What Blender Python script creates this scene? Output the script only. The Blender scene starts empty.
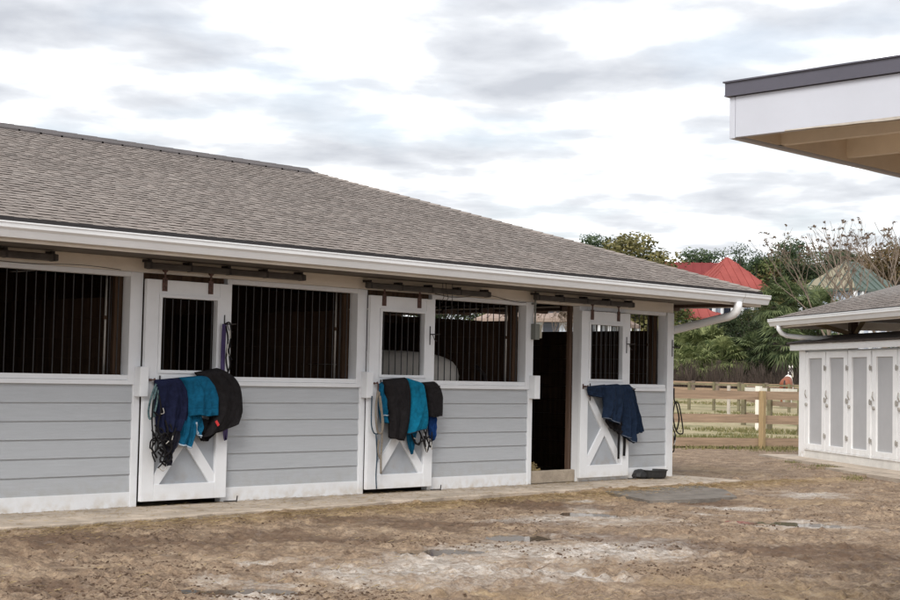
import bpy, math, random
import numpy as np
from mathutils import Vector, Matrix
random.seed(7); RNG = np.random.default_rng(7)
PI = math.pi
scene = bpy.context.scene
col = scene.collection

# ------------------------------------------------------------------ camera
F = 1450.0
def _v(px, py): return np.array([px-450.0, -(py-300.0), -F])
def _n(a): return a/np.linalg.norm(a)
AX = _n(_v(1900, 407)); AZ = _n(np.cross(_v(216, 372), AX))
if AZ[1] < 0: AZ = -AZ
AY = np.cross(AZ, AX)
R = np.array([AX, AY, AZ])
H = 1.41
_d = R @ _v(671, 476.5); _g = _d*(H/-_d[2])
CAM = np.array([-_g[0], -_g[1], H])
def at(px, py, y):            # point of a picture position on the plane y = const (distances to the front wall)
    d = R @ _v(px, py); return CAM + d*((y-CAM[1])/d[1])
def gr(px, py, z=0.0):        # ... on the level z
    d = R @ _v(px, py); return CAM + d*((z-CAM[2])/d[2])
def far(px, py, D):           # ... at horizontal distance D
    d = R @ _v(px, py); return CAM + d*(D/math.hypot(d[0], d[1]))

cam = bpy.data.cameras.new('camera'); co = bpy.data.objects.new('camera', cam); col.objects.link(co)
M4 = Matrix.Identity(4)
for i in range(3):
    for j in range(3): M4[i][j] = R[i][j]
    M4[i][3] = CAM[i]
co.matrix_world = M4
cam.lens = 36*F/900; cam.sensor_width = 36; cam.clip_end = 3000; cam.clip_start = .1
scene.camera = co

# ------------------------------------------------------------------ materials
def newmat(name):
    m = bpy.data.materials.new(name); m.use_nodes = True
    nt = m.node_tree; b = nt.nodes['Principled BSDF']; return m, nt, b
def N(nt, t, **k):
    n = nt.nodes.new(t)
    for a, v in k.items(): setattr(n, a, v)
    return n
def cloth(name, c, var=.25): return mat(name, c, .85, var, 14.0, .9, 16, spec=.12)
def mat(name, c, rough=.6, var=.12, scale=3.0, bump=0.0, bscale=60.0, metal=0.0, c2=None, stretch=(1,1,1), detail=6, spec=.4, dirt=None):
    m, nt, b = newmat(name); L = nt.links.new
    tc = N(nt, 'ShaderNodeTexCoord'); mp = N(nt, 'ShaderNodeMapping'); mp.inputs['Scale'].default_value = stretch
    geo = N(nt, 'ShaderNodeNewGeometry')
    L(geo.outputs['Position'], mp.inputs['Vector'])
    nz = N(nt, 'ShaderNodeTexNoise'); nz.inputs['Scale'].default_value = scale; nz.inputs['Detail'].default_value = detail; nz.inputs['Roughness'].default_value = .65
    L(mp.outputs[0], nz.inputs['Vector'])
    rp = N(nt, 'ShaderNodeValToRGB'); e = rp.color_ramp.elements
    a = tuple(max(0, x*(1-var)) for x in c); z = tuple(min(1, x*(1+var)) for x in (c2 or c))
    e[0].position = .3; e[1].position = .7; e[0].color = (*a, 1); e[1].color = (*z, 1)
    L(nz.outputs['Fac'], rp.inputs['Fac'])
    out = rp.outputs['Color']
    if dirt:      # (colour, height): splashed soil low on the wall, fading upwards with noise
        dc, dh = dirt
        sx = N(nt, 'ShaderNodeSeparateXYZ'); L(geo.outputs['Position'], sx.inputs[0])
        n2 = N(nt, 'ShaderNodeTexNoise'); n2.inputs['Scale'].default_value = 9; n2.inputs['Detail'].default_value = 8
        L(geo.outputs['Position'], n2.inputs['Vector'])
        mr = N(nt, 'ShaderNodeMapRange'); mr.inputs[1].default_value = 0; mr.inputs[2].default_value = dh; mr.inputs[3].default_value = 1; mr.inputs[4].default_value = 0
        L(sx.outputs['Z'], mr.inputs[0])
        ml = N(nt, 'ShaderNodeMath', operation='MULTIPLY'); L(mr.outputs[0], ml.inputs[0])
        m2 = N(nt, 'ShaderNodeMapRange'); m2.inputs[1].default_value = .40; m2.inputs[2].default_value = .75
        L(n2.outputs['Fac'], m2.inputs[0]); L(m2.outputs[0], ml.inputs[1])
        mx = N(nt, 'ShaderNodeMixRGB'); mx.inputs[2].default_value = (*dc, 1); L(ml.outputs[0], mx.inputs[0]); L(out, mx.inputs[1]); out = mx.outputs[0]
    L(out, b.inputs['Base Color'])
    b.inputs['Roughness'].default_value = rough; b.inputs['Metallic'].default_value = metal
    b.inputs['Specular IOR Level'].default_value = spec
    if bump:
        n3 = N(nt, 'ShaderNodeTexNoise'); n3.inputs['Scale'].default_value = bscale; n3.inputs['Detail'].default_value = 6
        L(mp.outputs[0], n3.inputs['Vector'])
        bp = N(nt, 'ShaderNodeBump'); bp.inputs['Strength'].default_value = bump; bp.inputs['Distance'].default_value = .02
        L(n3.outputs['Fac'], bp.inputs['Height']); L(bp.outputs[0], b.inputs['Normal'])
    return m
WHITE = mat('white_paint', (.75,.765,.79), .5, .05, 2.5, .08, 40, dirt=((.52,.46,.38), .16))
WHITEC = mat('white_metal', (.78,.79,.80), .35, .05, 1.5)
HEADW = mat('cream_white_board', (.76,.70,.62), .6, .10, 2.0, .1, 30, stretch=(1,1,4))
GREY = mat('grey_siding_paint', (.425,.445,.47), .55, .05, 5.0, .25, 30, stretch=(.6,.6,9), dirt=((.36,.34,.31), .35))
PGREY = mat('grey_door_panel_paint', (.37,.395,.43), .55, .05, 3.0, .1, 30, dirt=((.30,.25,.2), .5))
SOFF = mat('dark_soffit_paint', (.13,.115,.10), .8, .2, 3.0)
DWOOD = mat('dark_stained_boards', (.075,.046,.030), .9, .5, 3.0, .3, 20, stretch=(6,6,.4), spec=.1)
BWOOD = mat('brown_timber', (.10,.06,.04), .7, .3, 4.0, .2, 20, stretch=(6,6,.5))
STEEL = mat('dark_steel', (.045,.04,.04), .45, .3, 8.0, metal=.3)
BARM = mat('grey_bar_steel', (.035,.032,.032), .4, .2, 8.0, metal=.5)
RAILM = mat('weathered_track_steel', (.085,.077,.071), .6, .3, 5.0, metal=.2)
RUST = mat('rusty_steel', (.10,.055,.045), .7, .5, 30.0, .2, 60)
PALE = mat('galvanised_rod', (.42,.40,.37), .5, .2, 6.0, metal=.3)
GALV = mat('galvanised_box', (.20,.21,.19), .5, .15, 10.0, metal=.3)
CREAM = mat('aged_plastic', (.50,.47,.38), .5, .1, 10.0)
CONC = mat('worn_concrete', (.41,.345,.28), .85, .3, 2.2, .5, 60)
THRESH = mat('dusty_timber_threshold', (.36,.30,.235), .85, .25, 6.0, .4, 40)
DARKM = mat('dark_drip_edge_metal', (.022,.018,.018), .5, .15, 3.0)
RUB = mat('black_rubber', (.022,.022,.023), .6, .3, 12.0, .2, 60)
MATR = mat('dusty_rubber_mat', (.17,.15,.13), .85, .4, 4.0, .4, 60)
HAY = mat('hay', (.36,.27,.13), .9, .4, 14.0, .5, 60)
NAVY = cloth('navy_cloth', (.011,.014,.040))
NAVY2 = cloth('slate_blue_cloth', (.011,.021,.045))
TEAL = cloth('teal_cloth', (.005,.085,.165))
TEAL2 = cloth('bright_teal_cloth', (.004,.135,.235))
BLACKC = cloth('charcoal_cloth', (.014,.0125,.0135))
BRIM = mat('pale_binding', (.36,.44,.52), .7, .2, 20.0)
REDT = mat('red_tag', (.65,.04,.04), .6, .1)
BLUEC = cloth('cobalt_cloth', (.008,.035,.13))
PURP = mat('purple_nylon', (.055,.035,.12), .6, .2, 20.0)
ROPET = mat('tan_rope', (.23,.20,.165), .9, .3, 60.0, .5, 200)
ROPEG = mat('teal_rope', (.03,.09,.11), .9, .7, 50.0, .5, 200, c2=(.10,.16,.17))
STRAP = mat('black_strap', (.014,.013,.014), .8, .3, 20.0, spec=.12)
FW = mat('brown_rail_timber', (.29,.205,.14), .85, .3, 2.5, .3, 20, stretch=(.6,.6,10))
FP = mat('yellow_pine_post', (.34,.245,.13), .8, .25, 5.0, .3, 20, stretch=(8,8,.6))
FG = mat('weathered_post', (.16,.125,.085), .9, .35, 4.0, c2=(.15,.14,.08))
FWH = mat('white_fence_paint', (.74,.70,.62), .7, .1, 4.0)
LPANEL = mat('grey_locker_panel', (.44,.44,.45), .6, .05, 3.0)
LWHITE = mat('locker_white_paint', (.86,.86,.86), .5, .05, 3.0, dirt=((.5,.45,.38), .3))
MASON = mat('white_block_base', (.70,.68,.64), .8, .1, 4.0, .4, 30)
REDR = mat('red_metal_roof', (.27,.068,.060), .85, .08, .8, c2=(.30,.078,.068), spec=.15)
GREENR = mat('green_metal_roof', (.075,.105,.088), .4, .15, .4)
TANR = mat('pale_green_metal_roof', (.10,.19,.155), .3, .1, .4)
HWALL = mat('pale_house_wall', (.52,.57,.66), .7, .08, .5)
HWALL2 = mat('grey_house_wall', (.26,.30,.36), .7, .1, .5)
HWIN = mat('dark_window_glass', (.03,.035,.05), .15, .2, 1)
HORSEW = mat('grey_horse_coat', (.74,.69,.63), .7, .10, 5.0)
HORSEB = mat('chestnut_horse_coat', (.20,.06,.025), .6, .2, 6.0)
MANE = mat('dark_mane', (.03,.02,.018), .7, .3, 20)
BARK = mat('bark', (.09,.075,.06), .9, .3, 2.0)
BARK2 = mat('pale_bark', (.16,.125,.10), .9, .3, 1.0)

def leafmat(name, c, c2, sc=.5):
    m, nt, b = newmat(name); L = nt.links.new
    oi = N(nt, 'ShaderNodeNewGeometry'); nz = N(nt, 'ShaderNodeTexNoise'); nz.inputs['Scale'].default_value = sc; nz.inputs['Detail'].default_value = 3
    L(oi.outputs['Position'], nz.inputs['Vector'])
    at_ = N(nt, 'ShaderNodeMath', operation='ADD'); L(nz.outputs['Fac'], at_.inputs[0])
    mm = N(nt, 'ShaderNodeMath', operation='MULTIPLY_ADD'); L(oi.outputs['Random Per Island'], mm.inputs[0]); mm.inputs[1].default_value = .5; mm.inputs[2].default_value = -.25
    L(mm.outputs[0], at_.inputs[1])
    rp = N(nt, 'ShaderNodeValToRGB'); e = rp.color_ramp.elements; e[0].position = .25; e[1].position = .75
    e[0].color = (*c, 1); e[1].color = (*c2, 1); L(at_.outputs[0], rp.inputs[0])
    L(rp.outputs[0], b.inputs['Base Color']); b.inputs['Roughness'].default_value = .6; b.inputs['Specular IOR Level'].default_value = .2
    tr = N(nt, 'ShaderNodeBsdfTranslucent'); L(rp.outputs[0], tr.inputs['Color'])
    mx = N(nt, 'ShaderNodeMixShader'); mx.inputs[0].default_value = .3
    out = nt.nodes['Material Output']; L(b.outputs[0], mx.inputs[1]); L(tr.outputs[0], mx.inputs[2]); L(mx.outputs[0], out.inputs['Surface'])
    return m
L_DARK = leafmat('dark_oak_leaves', (.018,.030,.013), (.065,.085,.038))
L_MID = leafmat('mid_green_leaves', (.05,.075,.022), (.17,.19,.07))
L_PINE = leafmat('pine_needles', (.030,.055,.030), (.10,.135,.065))
L_RUST = leafmat('rusty_autumn_leaves', (.07,.065,.028), (.19,.125,.06))
L_OLIVE = leafmat('olive_leaves', (.09,.09,.03), (.24,.21,.09))
L_PALM = leafmat('palm_fronds', (.05,.075,.022), (.29,.32,.14), 1.6)
L_DPALM = leafmat('dark_palm_fronds', (.03,.05,.02), (.20,.24,.11), 1.3)
L_BRUSH = leafmat('brown_brush', (.055,.042,.035), (.15,.115,.095), .5)
L_GRASS = leafmat('short_grass', (.11,.12,.04), (.30,.26,.13), .4)
L_STRAW = leafmat('straw_bits', (.28,.20,.10), (.50,.38,.20), 2)
L_TUFT = leafmat('brown_seed_tufts', (.10,.07,.055), (.20,.15,.11), .5)
L_CLOD = mat('dark_clods', (.095,.061,.040), .95, .5, 9.0)

# shingles: tone is a per-tab colour value stored in the mesh
def shingle_mat():
    m, nt, b = newmat('asphalt_shingles'); L = nt.links.new
    a = N(nt, 'ShaderNodeAttribute'); a.attribute_name = 'tone'
    g = N(nt, 'ShaderNodeNewGeometry'); nz = N(nt, 'ShaderNodeTexNoise'); nz.inputs['Scale'].default_value = 1.3; nz.inputs['Detail'].default_value = 8
    L(g.outputs['Position'], nz.inputs['Vector'])
    n2 = N(nt, 'ShaderNodeTexNoise'); n2.inputs['Scale'].default_value = 90; L(g.outputs['Position'], n2.inputs['Vector'])
    s = N(nt, 'ShaderNodeMath', operation='ADD'); L(nz.outputs['Fac'], s.inputs[0]); L(n2.outputs['Fac'], s.inputs[1])
    mr = N(nt, 'ShaderNodeMapRange'); mr.inputs[1].default_value = .6; mr.inputs[2].default_value = 1.4; mr.inputs[3].default_value = .82; mr.inputs[4].default_value = 1.18
    L(s.outputs[0], mr.inputs[0])
    mx = N(nt, 'ShaderNodeVectorMath', operation='SCALE'); L(a.outputs['Color'], mx.inputs[0]); L(mr.outputs[0], mx.inputs['Scale'])
    L(mx.outputs[0], b.inputs['Base Color']); b.inputs['Roughness'].default_value = .92; b.inputs['Specular IOR Level'].default_value = .2
    return m
SHING = shingle_mat()

# ------------------------------------------------------------------ mesh helpers
class MB:
    def __init__(s): s.v = []; s.f = []; s.c = []
    def add(s, vs, fs, tone=None):
        o = len(s.v); s.v += [tuple(float(q) for q in p) for p in vs]; s.f += [tuple(i+o for i in f) for f in fs]
        s.c += [tone]*len(fs)
        return s
    def box(s, x0, x1, y0, y1, z0, z1, tone=None):
        return s.add([(x0,y0,z0),(x1,y0,z0),(x1,y1,z0),(x0,y1,z0),(x0,y0,z1),(x1,y0,z1),(x1,y1,z1),(x0,y1,z1)],
              [(0,3,2,1),(4,5,6,7),(0,1,5,4),(1,2,6,5),(2,3,7,6),(3,0,4,7)], tone)
    def obox(s, a, b, w, h, up=(0,0,1)):      # bar from a to b: w across, h along up
        a = Vector(a); b = Vector(b); d = (b-a).normalized(); u = Vector(up); r = d.cross(u)
        if r.length < 1e-4: r = d.cross(Vector((0,1,0)))
        r.normalize(); u = r.cross(d).normalized()
        vs = []
        for p in (a, b):
            for i, j in ((-1,-1),(1,-1),(1,1),(-1,1)): vs.append(p + r*(w/2*i) + u*(h/2*j))
        return s.add(vs, [(0,1,2,3),(7,6,5,4),(0,4,5,1),(1,5,6,2),(2,6,7,3),(3,7,4,0)])
    def tube(s, pts, r, n=6, cap=True):
        pts = [Vector(p) for p in pts]; rs = r if isinstance(r, (list, tuple)) else [r]*len(pts)
        vs = []; fs = []; ref = None
        for i, p in enumerate(pts):
            d = (pts[min(i+1, len(pts)-1)] - pts[max(i-1, 0)])
            d = d.normalized() if d.length > 1e-9 else Vector((0,0,1))
            if ref is None:
                ref = d.cross(Vector((0,0,1)));
                if ref.length < .05: ref = d.cross(Vector((1,0,0)))
            ref = (ref - d*ref.dot(d)).normalized(); q = d.cross(ref)
            for k in range(n):
                a = 2*PI*k/n; vs.append(p + ref*(math.cos(a)*rs[i]) + q*(math.sin(a)*rs[i]))
        for i in range(len(pts)-1):
            for k in range(n):
                a = i*n+k; b = i*n+(k+1) % n; fs.append((a, b, b+n, a+n))
        if cap: fs.append(tuple(range(n))[::-1]); fs.append(tuple((len(pts)-1)*n+k for k in range(n)))
        return s.add(vs, fs)
    def extr(s, prof, a, b):                   # profile [(offset, z)]: a, b = functions mapping (offset, z) to the two ends
        n = len(prof); vs = [a(*p) for p in prof] + [b(*p) for p in prof]
        fs = [(i, (i+1) % n, (i+1) % n+n, i+n) for i in range(n)] + [tuple(range(n))[::-1], tuple(range(n, 2*n))]
        return s.add(vs, fs)
    def build(s, name, m=None, parent=None, smooth=False, label=None, bevel=0):
        me = bpy.data.meshes.new(name); me.from_pydata(s.v, [], s.f); me.update()
        if m: me.materials.append(m)
        if any(c is not None for c in s.c):
            ca = me.color_attributes.new('tone', 'FLOAT_COLOR', 'CORNER')
            arr = np.zeros((len(me.loops), 4), dtype=np.float32); k = 0
            for f, c in zip(s.f, s.c):
                arr[k:k+len(f)] = (*(c or (.2,.19,.18)), 1); k += len(f)
            ca.data.foreach_set('color', arr.ravel())
        if smooth: me.polygons.foreach_set('use_smooth', [True]*len(me.polygons))
        o = bpy.data.objects.new(name, me); col.objects.link(o)
        if parent:
            o.parent = parent
            p = parent; off = Vector((0,0,0))
            if parent.get('_free') is None: pass
        if label: o['label'] = label
        if bevel:
            b = o.modifiers.new('bevel', 'BEVEL'); b.width = bevel; b.segments = 2; b.limit_method = 'ANGLE'
        return o
def empty(name, loc=(0,0,0), rz=0.0):
    o = bpy.data.objects.new(name, None); col.objects.link(o); o.location = loc; o.rotation_euler = (0,0,rz); o.empty_display_size = .2; return o
def tag(o, label=None, cat=None, group=None, kind=None):
    if label: o['label'] = label
    if cat: o['category'] = cat
    if group: o['group'] = group
    if kind: o['kind'] = kind
    return o

# value noise
class VN:
    def __init__(s, seed, n=256): s.t = np.random.default_rng(seed).random((n, n)); s.n = n
    def __call__(s, x, y):
        xi = np.floor(x).astype(int); yi = np.floor(y).astype(int); fx = x-xi; fy = y-yi
        fx = fx*fx*(3-2*fx); fy = fy*fy*(3-2*fy); n = s.n; t = s.t
        a = t[xi % n, yi % n]; b = t[(xi+1) % n, yi % n]; c = t[xi % n, (yi+1) % n]; d = t[(xi+1) % n, (yi+1) % n]
        return (a*(1-fx)+b*fx)*(1-fy)+(c*(1-fx)+d*fx)*fy
def fbm(seed, x, y, sc, o=5, g=.5):
    s = 0; a = 1; tot = 0
    for k in range(o):
        s = s + a*VN(seed+k)(x*sc+17.3*k, y*sc+5.1*k); tot += a; a *= g; sc *= 2.03
    return s/tot

# ------------------------------------------------------------------ ground
VD = np.array([math.sqrt(.5), math.sqrt(.5)])
def rise(x, y):               # the paddock rises gently away from the yard
    d = (x-CAM[0])*VD[0] + (y-CAM[1])*VD[1]
    return np.interp(d, [0, 45, 67, 80, 108, 160, 900], [0, 0, .40, .52, 1.2, 1.6, 1.6])
WET = [(-1, 555, 548, 135, 15), (-1, 470, 566, 115, 22), (-1, 380, 572, 70, 12), (-1, 590, 520, 60, 7), (-1, 240, 592, 75, 13), (-1, 590, 578, 60, 9),
       (-1, 750, 507, 60, 5), (-1, 600, 512, 45, 6), (-1, 790, 523, 90, 4), (-1, 250, 558, 60, 5), (-1, 560, 499, 20, 2.5),(-1, 800, 492, 60, 4)]
DRK = [(-1, 100, 545, 110, 12), (-1, 270, 533, 130, 9), (-1, 60, 590, 90, 12), (-1, 640, 538, 130, 6), (-1, 760, 545, 120, 8), (-1, 560, 505, 70, 4),(-1, 420, 518, 150, 6), (-1, 720, 500, 60, 5), (-1, 850, 560, 80, 8)]
def blobs(x, y, L, seed):
    wx = x + (fbm(seed, x, y, .9, 5)-.5)*2.2; wy = y + (fbm(seed+20, x, y, .9, 5)-.5)*2.2
    m = np.zeros_like(x)
    for _, px, py, rx, ry in L:
        c = gr(px, py, -.03); D = math.hypot(c[0]-CAM[0], c[1]-CAM[1]); f = np.array([c[0]-CAM[0], c[1]-CAM[1]])/D
        a = rx*D/F; b = ry*D*D/(F*1.44)
        u = ((wx-c[0])*f[1]-(wy-c[1])*f[0])/a; w = ((wx-c[0])*f[0]+(wy-c[1])*f[1])/b
        m = np.maximum(m, np.clip(1.25-np.sqrt(u*u+w*w), 0, 1))
    return m
def lines(a, b, fine0, fine1, st, grow=1.25, mx=60):
    r = list(np.arange(fine0, fine1+1e-6, st)); s = st; p = fine1
    while p < b: s = min(s*grow, mx); p += s; r.append(p)
    s = st; p = fine0
    while p > a: s = min(s*grow, mx); p -= s; r.insert(0, p)
    return np.array(r)
xs = lines(-900, 900, -15.2, 7.4, .029); ys = lines(-300, 900, -10.4, -.4, .029)
GX, GY = np.meshgrid(xs, ys, indexing='ij')
wet = blobs(GX, GY, WET, 100); drk = blobs(GX, GY, DRK, 200)
near = np.clip(1.3-np.hypot(GX+8, GY+6)/26, 0, 1)
lump = fbm(1, GX, GY, 2.2, 6, .55); fine_ = fbm(11, GX, GY, 9, 4, .6); big = fbm(31, GX, GY, .45, 3)
clod = np.clip(fbm(41, GX, GY, 6.0, 3, .6)-.60, 0, 1)*.16
GZ = -.055 + near*((big-.5)*.06 + (lump-.5)*.055 + (fine_-.5)*.026 + clod*(1-wet*.7))
GZ = GZ*(1-wet*.55) + wet*.55*(-.05+(fine_-.5)*.006)
# hoof prints pressed into the softer dirt, and a few wheel ruts
hr = np.random.default_rng(5)
for k in range(2600):
    c = gr(hr.uniform(-60, 960), 490 + 125*hr.random()**.9, -.04); hx, hy = c[0], c[1]
    if hy > -1.2: continue
    i0 = np.searchsorted(xs, hx-.14); i1 = np.searchsorted(xs, hx+.14); j0 = np.searchsorted(ys, hy-.14); j1 = np.searchsorted(ys, hy+.14)
    if i1-i0 < 4 or j1-j0 < 4: continue
    dd = np.hypot(GX[i0:i1, j0:j1]-hx, GY[i0:i1, j0:j1]-hy)/.065
    GZ[i0:i1, j0:j1] += (-.028*np.exp(-dd**4) + .013*np.exp(-((dd-1.35)/.35)**2))*hr.uniform(.2,.8)
for (ax0, ay0, ax1, ay1, cv0) in ((430,600,900,500,.6),(520,600,920,512,.6),(0,560,560,497,.3),(250,600,900,545,.4),(300,610,940,556,.4)):
    p = gr(ax0, ay0, -.04); q = gr(ax1, ay1, -.04); dv = np.array([q[0]-p[0], q[1]-p[1]]); LL = np.hypot(*dv); dv /= LL
    tt = (GX-p[0])*dv[0]+(GY-p[1])*dv[1]; ww = (GX-p[0])*dv[1]-(GY-p[1])*dv[0] + cv0*np.sin(tt/LL*3.1) + .05*np.sin(tt*3)
    msk = ((tt > 0) & (tt < LL)).astype(float)
    GZ += msk*(-.022*np.exp(-(ww/.075)**4) + .014*np.exp(-((np.abs(ww)-.12)/.04)**2))*(.6+.4*np.sin(tt*21))
# shallow hollows that hold the puddles
PUD = [(522,538,36,3.2),(598,514.5,32,2.0),(776,523.5,60,2.0),(430,552,42,3.0),(560,499,18,1.5),(250,591,55,3.5)]
pud_info = []
for (ppx, ppy, prx, pry) in PUD:
    c = gr(ppx, ppy, -.05); D = math.hypot(c[0]-CAM[0], c[1]-CAM[1]); fv = np.array([c[0]-CAM[0], c[1]-CAM[1]])/D
    pa = prx*D/F; pb = max(pry*D*D/(F*1.44), .12)
    i0, i1 = np.searchsorted(xs, [c[0]-2.2, c[0]+2.2]); j0, j1 = np.searchsorted(ys, [c[1]-2.2, c[1]+2.2])
    X_, Y_ = GX[i0:i1, j0:j1], GY[i0:i1, j0:j1]
    wob = 1+.9*(fbm(77, X_, Y_, 2.5, 4)-.5)
    rr = np.sqrt((((X_-c[0])*fv[1]-(Y_-c[1])*fv[0])/pa)**2 + (((X_-c[0])*fv[0]+(Y_-c[1])*fv[1])/pb)**2)*wob
    lev = float(np.median(GZ[i0:i1, j0:j1][rr < 1.3]))-.004
    q = np.clip((1.25-rr)/.5, 0, 1); q = q*q*(3-2*q)
    GZ[i0:i1, j0:j1] = GZ[i0:i1, j0:j1]*(1-q*.9) + (lev-.014)*q*.9
    ring = np.clip(1-np.abs(rr-1.5)/.35, 0, 1); GZ[i0:i1, j0:j1] = np.where(ring > 0, np.maximum(GZ[i0:i1, j0:j1], lev+.003), GZ[i0:i1, j0:j1])
    pud_info.append((c[0], c[1], fv, pa, pb, lev))
# dirt banked against the slab, kept below it under the buildings
edge = np.clip(1-np.abs(GY+1.0)/.35, 0, 1)*((GX > -16) & (GX < .8)); GZ += edge*.020
inb = (GX > -19) & (GX < .1) & (GY > -.75) & (GY < 9); GZ = np.where(inb, np.minimum(GZ, -.05), GZ)
GZ = np.clip(GZ, -.2, .03) + rise(GX, GY)
nx, ny = GX.shape
idx = np.arange(nx*ny).reshape(nx, ny)
faces = np.stack([idx[:-1,:-1], idx[1:,:-1], idx[1:,1:], idx[:-1,1:]], -1).reshape(-1, 4)
me = bpy.data.meshes.new('ground')
me.vertices.add(nx*ny); me.vertices.foreach_set('co', np.stack([GX, GY, GZ], -1).ravel())
me.loops.add(faces.size); me.loops.foreach_set('vertex_index', faces.ravel().astype(np.int32))
me.polygons.add(len(faces)); me.polygons.foreach_set('loop_start', (np.arange(len(faces))*4).astype(np.int32)); me.polygons.foreach_set('loop_total', np.full(len(faces), 4, dtype=np.int32))
me.update(calc_edges=True); me.validate()
me.polygons.foreach_set('use_smooth', [True]*len(me.polygons))
# stains: R wet pale sand, G dark mud, B paddock grass
fence_side = (GX-9.3)*.5 + (GY-6.8)*.87
pad = np.clip(fence_side*1.2+.3, 0, 1)
sh_ = np.clip(1.2-np.abs((GX-5.5)*.5+(GY-2.8)*.1), 0, 1)*0
attr = me.color_attributes.new('soil', 'FLOAT_COLOR', 'POINT')
ochre = np.clip(1.15-np.abs(GY+1.25)/.75, 0, 1)*(GX < 3)*(GX > -16)*(.35+.65*np.clip((GX+11)/5, 0, 1)) + blobs(GX, GY, [(-1,690,468,60,7),(-1,820,500,70,7),(-1,560,494,90,6),(-1,450,590,160,9),(-1,780,590,150,12)], 500)*.8
attr.data.foreach_set('color', np.stack([wet, drk, pad, np.clip(ochre, 0, 1)], -1).astype(np.float32).ravel())
def ground_mat():
    m, nt, b = newmat('yard_dirt'); L = nt.links.new
    a = N(nt, 'ShaderNodeAttribute'); a.attribute_name = 'soil'; sp = N(nt, 'ShaderNodeSeparateColor'); L(a.outputs['Color'], sp.inputs[0])
    g = N(nt, 'ShaderNodeNewGeometry')
    def nz(sc, det=8, ro=.6):
        n = N(nt, 'ShaderNodeTexNoise'); n.inputs['Scale'].default_value = sc; n.inputs['Detail'].default_value = det; n.inputs['Roughness'].default_value = ro; L(g.outputs['Position'], n.inputs['Vector']); return n.outputs['Fac']
    def ramp(src, p0, c0, p1, c1, mid=None):
        r = N(nt, 'ShaderNodeValToRGB'); e = r.color_ramp.elements; e[0].position = p0; e[1].position = p1; e[0].color = (*c0, 1); e[1].color = (*c1, 1)
        if mid: k = e.new(mid[0]); k.color = (*mid[1], 1)
        L(src, r.inputs[0]); return r.outputs[0]
    def mix(f, c1, c2):
        x = N(nt, 'ShaderNodeMixRGB'); L(f, x.inputs[0]); L(c1, x.inputs[1]); L(c2, x.inputs[2]); return x.outputs[0]
    def mr(src, a0, a1, b0=0, b1=1):
        x = N(nt, 'ShaderNodeMapRange'); x.inputs[1].default_value = a0; x.inputs[2].default_value = a1; x.inputs[3].default_value = b0; x.inputs[4].default_value = b1; L(src, x.inputs[0]); return x.outputs[0]
    def mul(p, q):
        x = N(nt, 'ShaderNodeMath', operation='MULTIPLY'); L(p, x.inputs[0]); L(q, x.inputs[1]); return x.outputs[0]
    def add(p, q):
        x = N(nt, 'ShaderNodeMath', operation='ADD'); L(p, x.inputs[0]); L(q, x.inputs[1]); return x.outputs[0]
    dirt = ramp(nz(3.2, 12, .78), .36, (.085,.052,.032), .64, (.40,.305,.21), (.5, (.225,.157,.102)))
    speck = ramp(nz(28, 6, .75), .43, (.055,.032,.020), .58, (.38,.275,.19))
    base = mix(mr(nz(1.1, 8, .7), .3, .7, .1, .5), dirt, speck)
    straw = N(nt, 'ShaderNodeRGB'); straw.outputs[0].default_value = (.45,.34,.19,1)
    base = mix(mr(nz(14, 8, .8), .60, .72, 0, .6), base, straw.outputs[0])
    fl1 = N(nt, 'ShaderNodeRGB'); fl1.outputs[0].default_value = (.055,.032,.021,1)
    base = mix(mul(mr(nz(17, 12, .82), .535, .60, 0, .85), mr(nz(2.2, 5, .6), .40, .58, .25, 1)), base, fl1.outputs[0])
    fl2 = N(nt, 'ShaderNodeRGB'); fl2.outputs[0].default_value = (.46,.37,.28,1)
    base = mix(mul(mr(nz(23, 12, .82), .56, .64, 0, .7), mr(nz(1.8, 5, .6), .45, .6, .1, 1)), base, fl2.outputs[0])
    och = ramp(nz(6, 12, .8), .36, (.14,.088,.048), .62, (.42,.31,.185), (.5, (.28,.195,.11)))
    base = mix(mr(add(a.outputs['Alpha'], mr(nz(3, 12, .8), .3, .7, -.4, .4)), .35, 1.0, 0, .8), base, och)
    dark = ramp(nz(9, 8, .75), .35, (.040,.023,.014), .7, (.17,.105,.066))
    base = mix(mul(mr(add(sp.outputs['Green'], nz(5, 8, .75)), .75, 1.15), mr(nz(6, 8, .7), .38, .55, .35, .9)), base, dark)
    pale = ramp(nz(12, 12, .85), .38, (.15,.10,.07), .57, (.52,.475,.43), (.48, (.38,.33,.28)))
    wetm = mr(add(sp.outputs['Red'], mr(nz(4, 14, .85), .35, .65, -.45, .45)), .15, .95)
    base = mix(mul(wetm, mr(nz(19, 12, .85), .42, .50, .15, 1)), base, pale)
    grass = ramp(nz(.35, 9, .7), .38, (.14,.14,.055), .56, (.46,.375,.25), (.47, (.32,.27,.15)))
    gfine = ramp(nz(5, 8, .8), .4, (.12,.13,.05), .6, (.34,.28,.17))
    grass = mix(mr(nz(1.7, 6), .35, .65, .2, .7), grass, gfine)
    pm = mr(add(sp.outputs['Blue'], mr(nz(1.2, 8, .7), .3, .7, -.4, .4)), .4, .9)
    damp = N(nt, 'ShaderNodeRGB'); damp.outputs[0].default_value = (.12,.072,.043,1)
    base = mix(mr(mul(sp.outputs['Green'], mr(nz(2.5, 10, .75), .35, .6)), .1, .9, 0, .6), base, damp.outputs[0])
    base = mix(pm, base, grass)
    L(base, b.inputs['Base Color'])
    rough = mr(mul(wetm, mr(nz(1.6, 6, .7), .36, .56)), 0, 1, .9, .16)
    L(rough, b.inputs['Roughness']); b.inputs['Specular IOR Level'].default_value = .45
    bp = N(nt, 'ShaderNodeBump'); bp.inputs['Strength'].default_value = 1.0; bp.inputs['Distance'].default_value = .05
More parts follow.
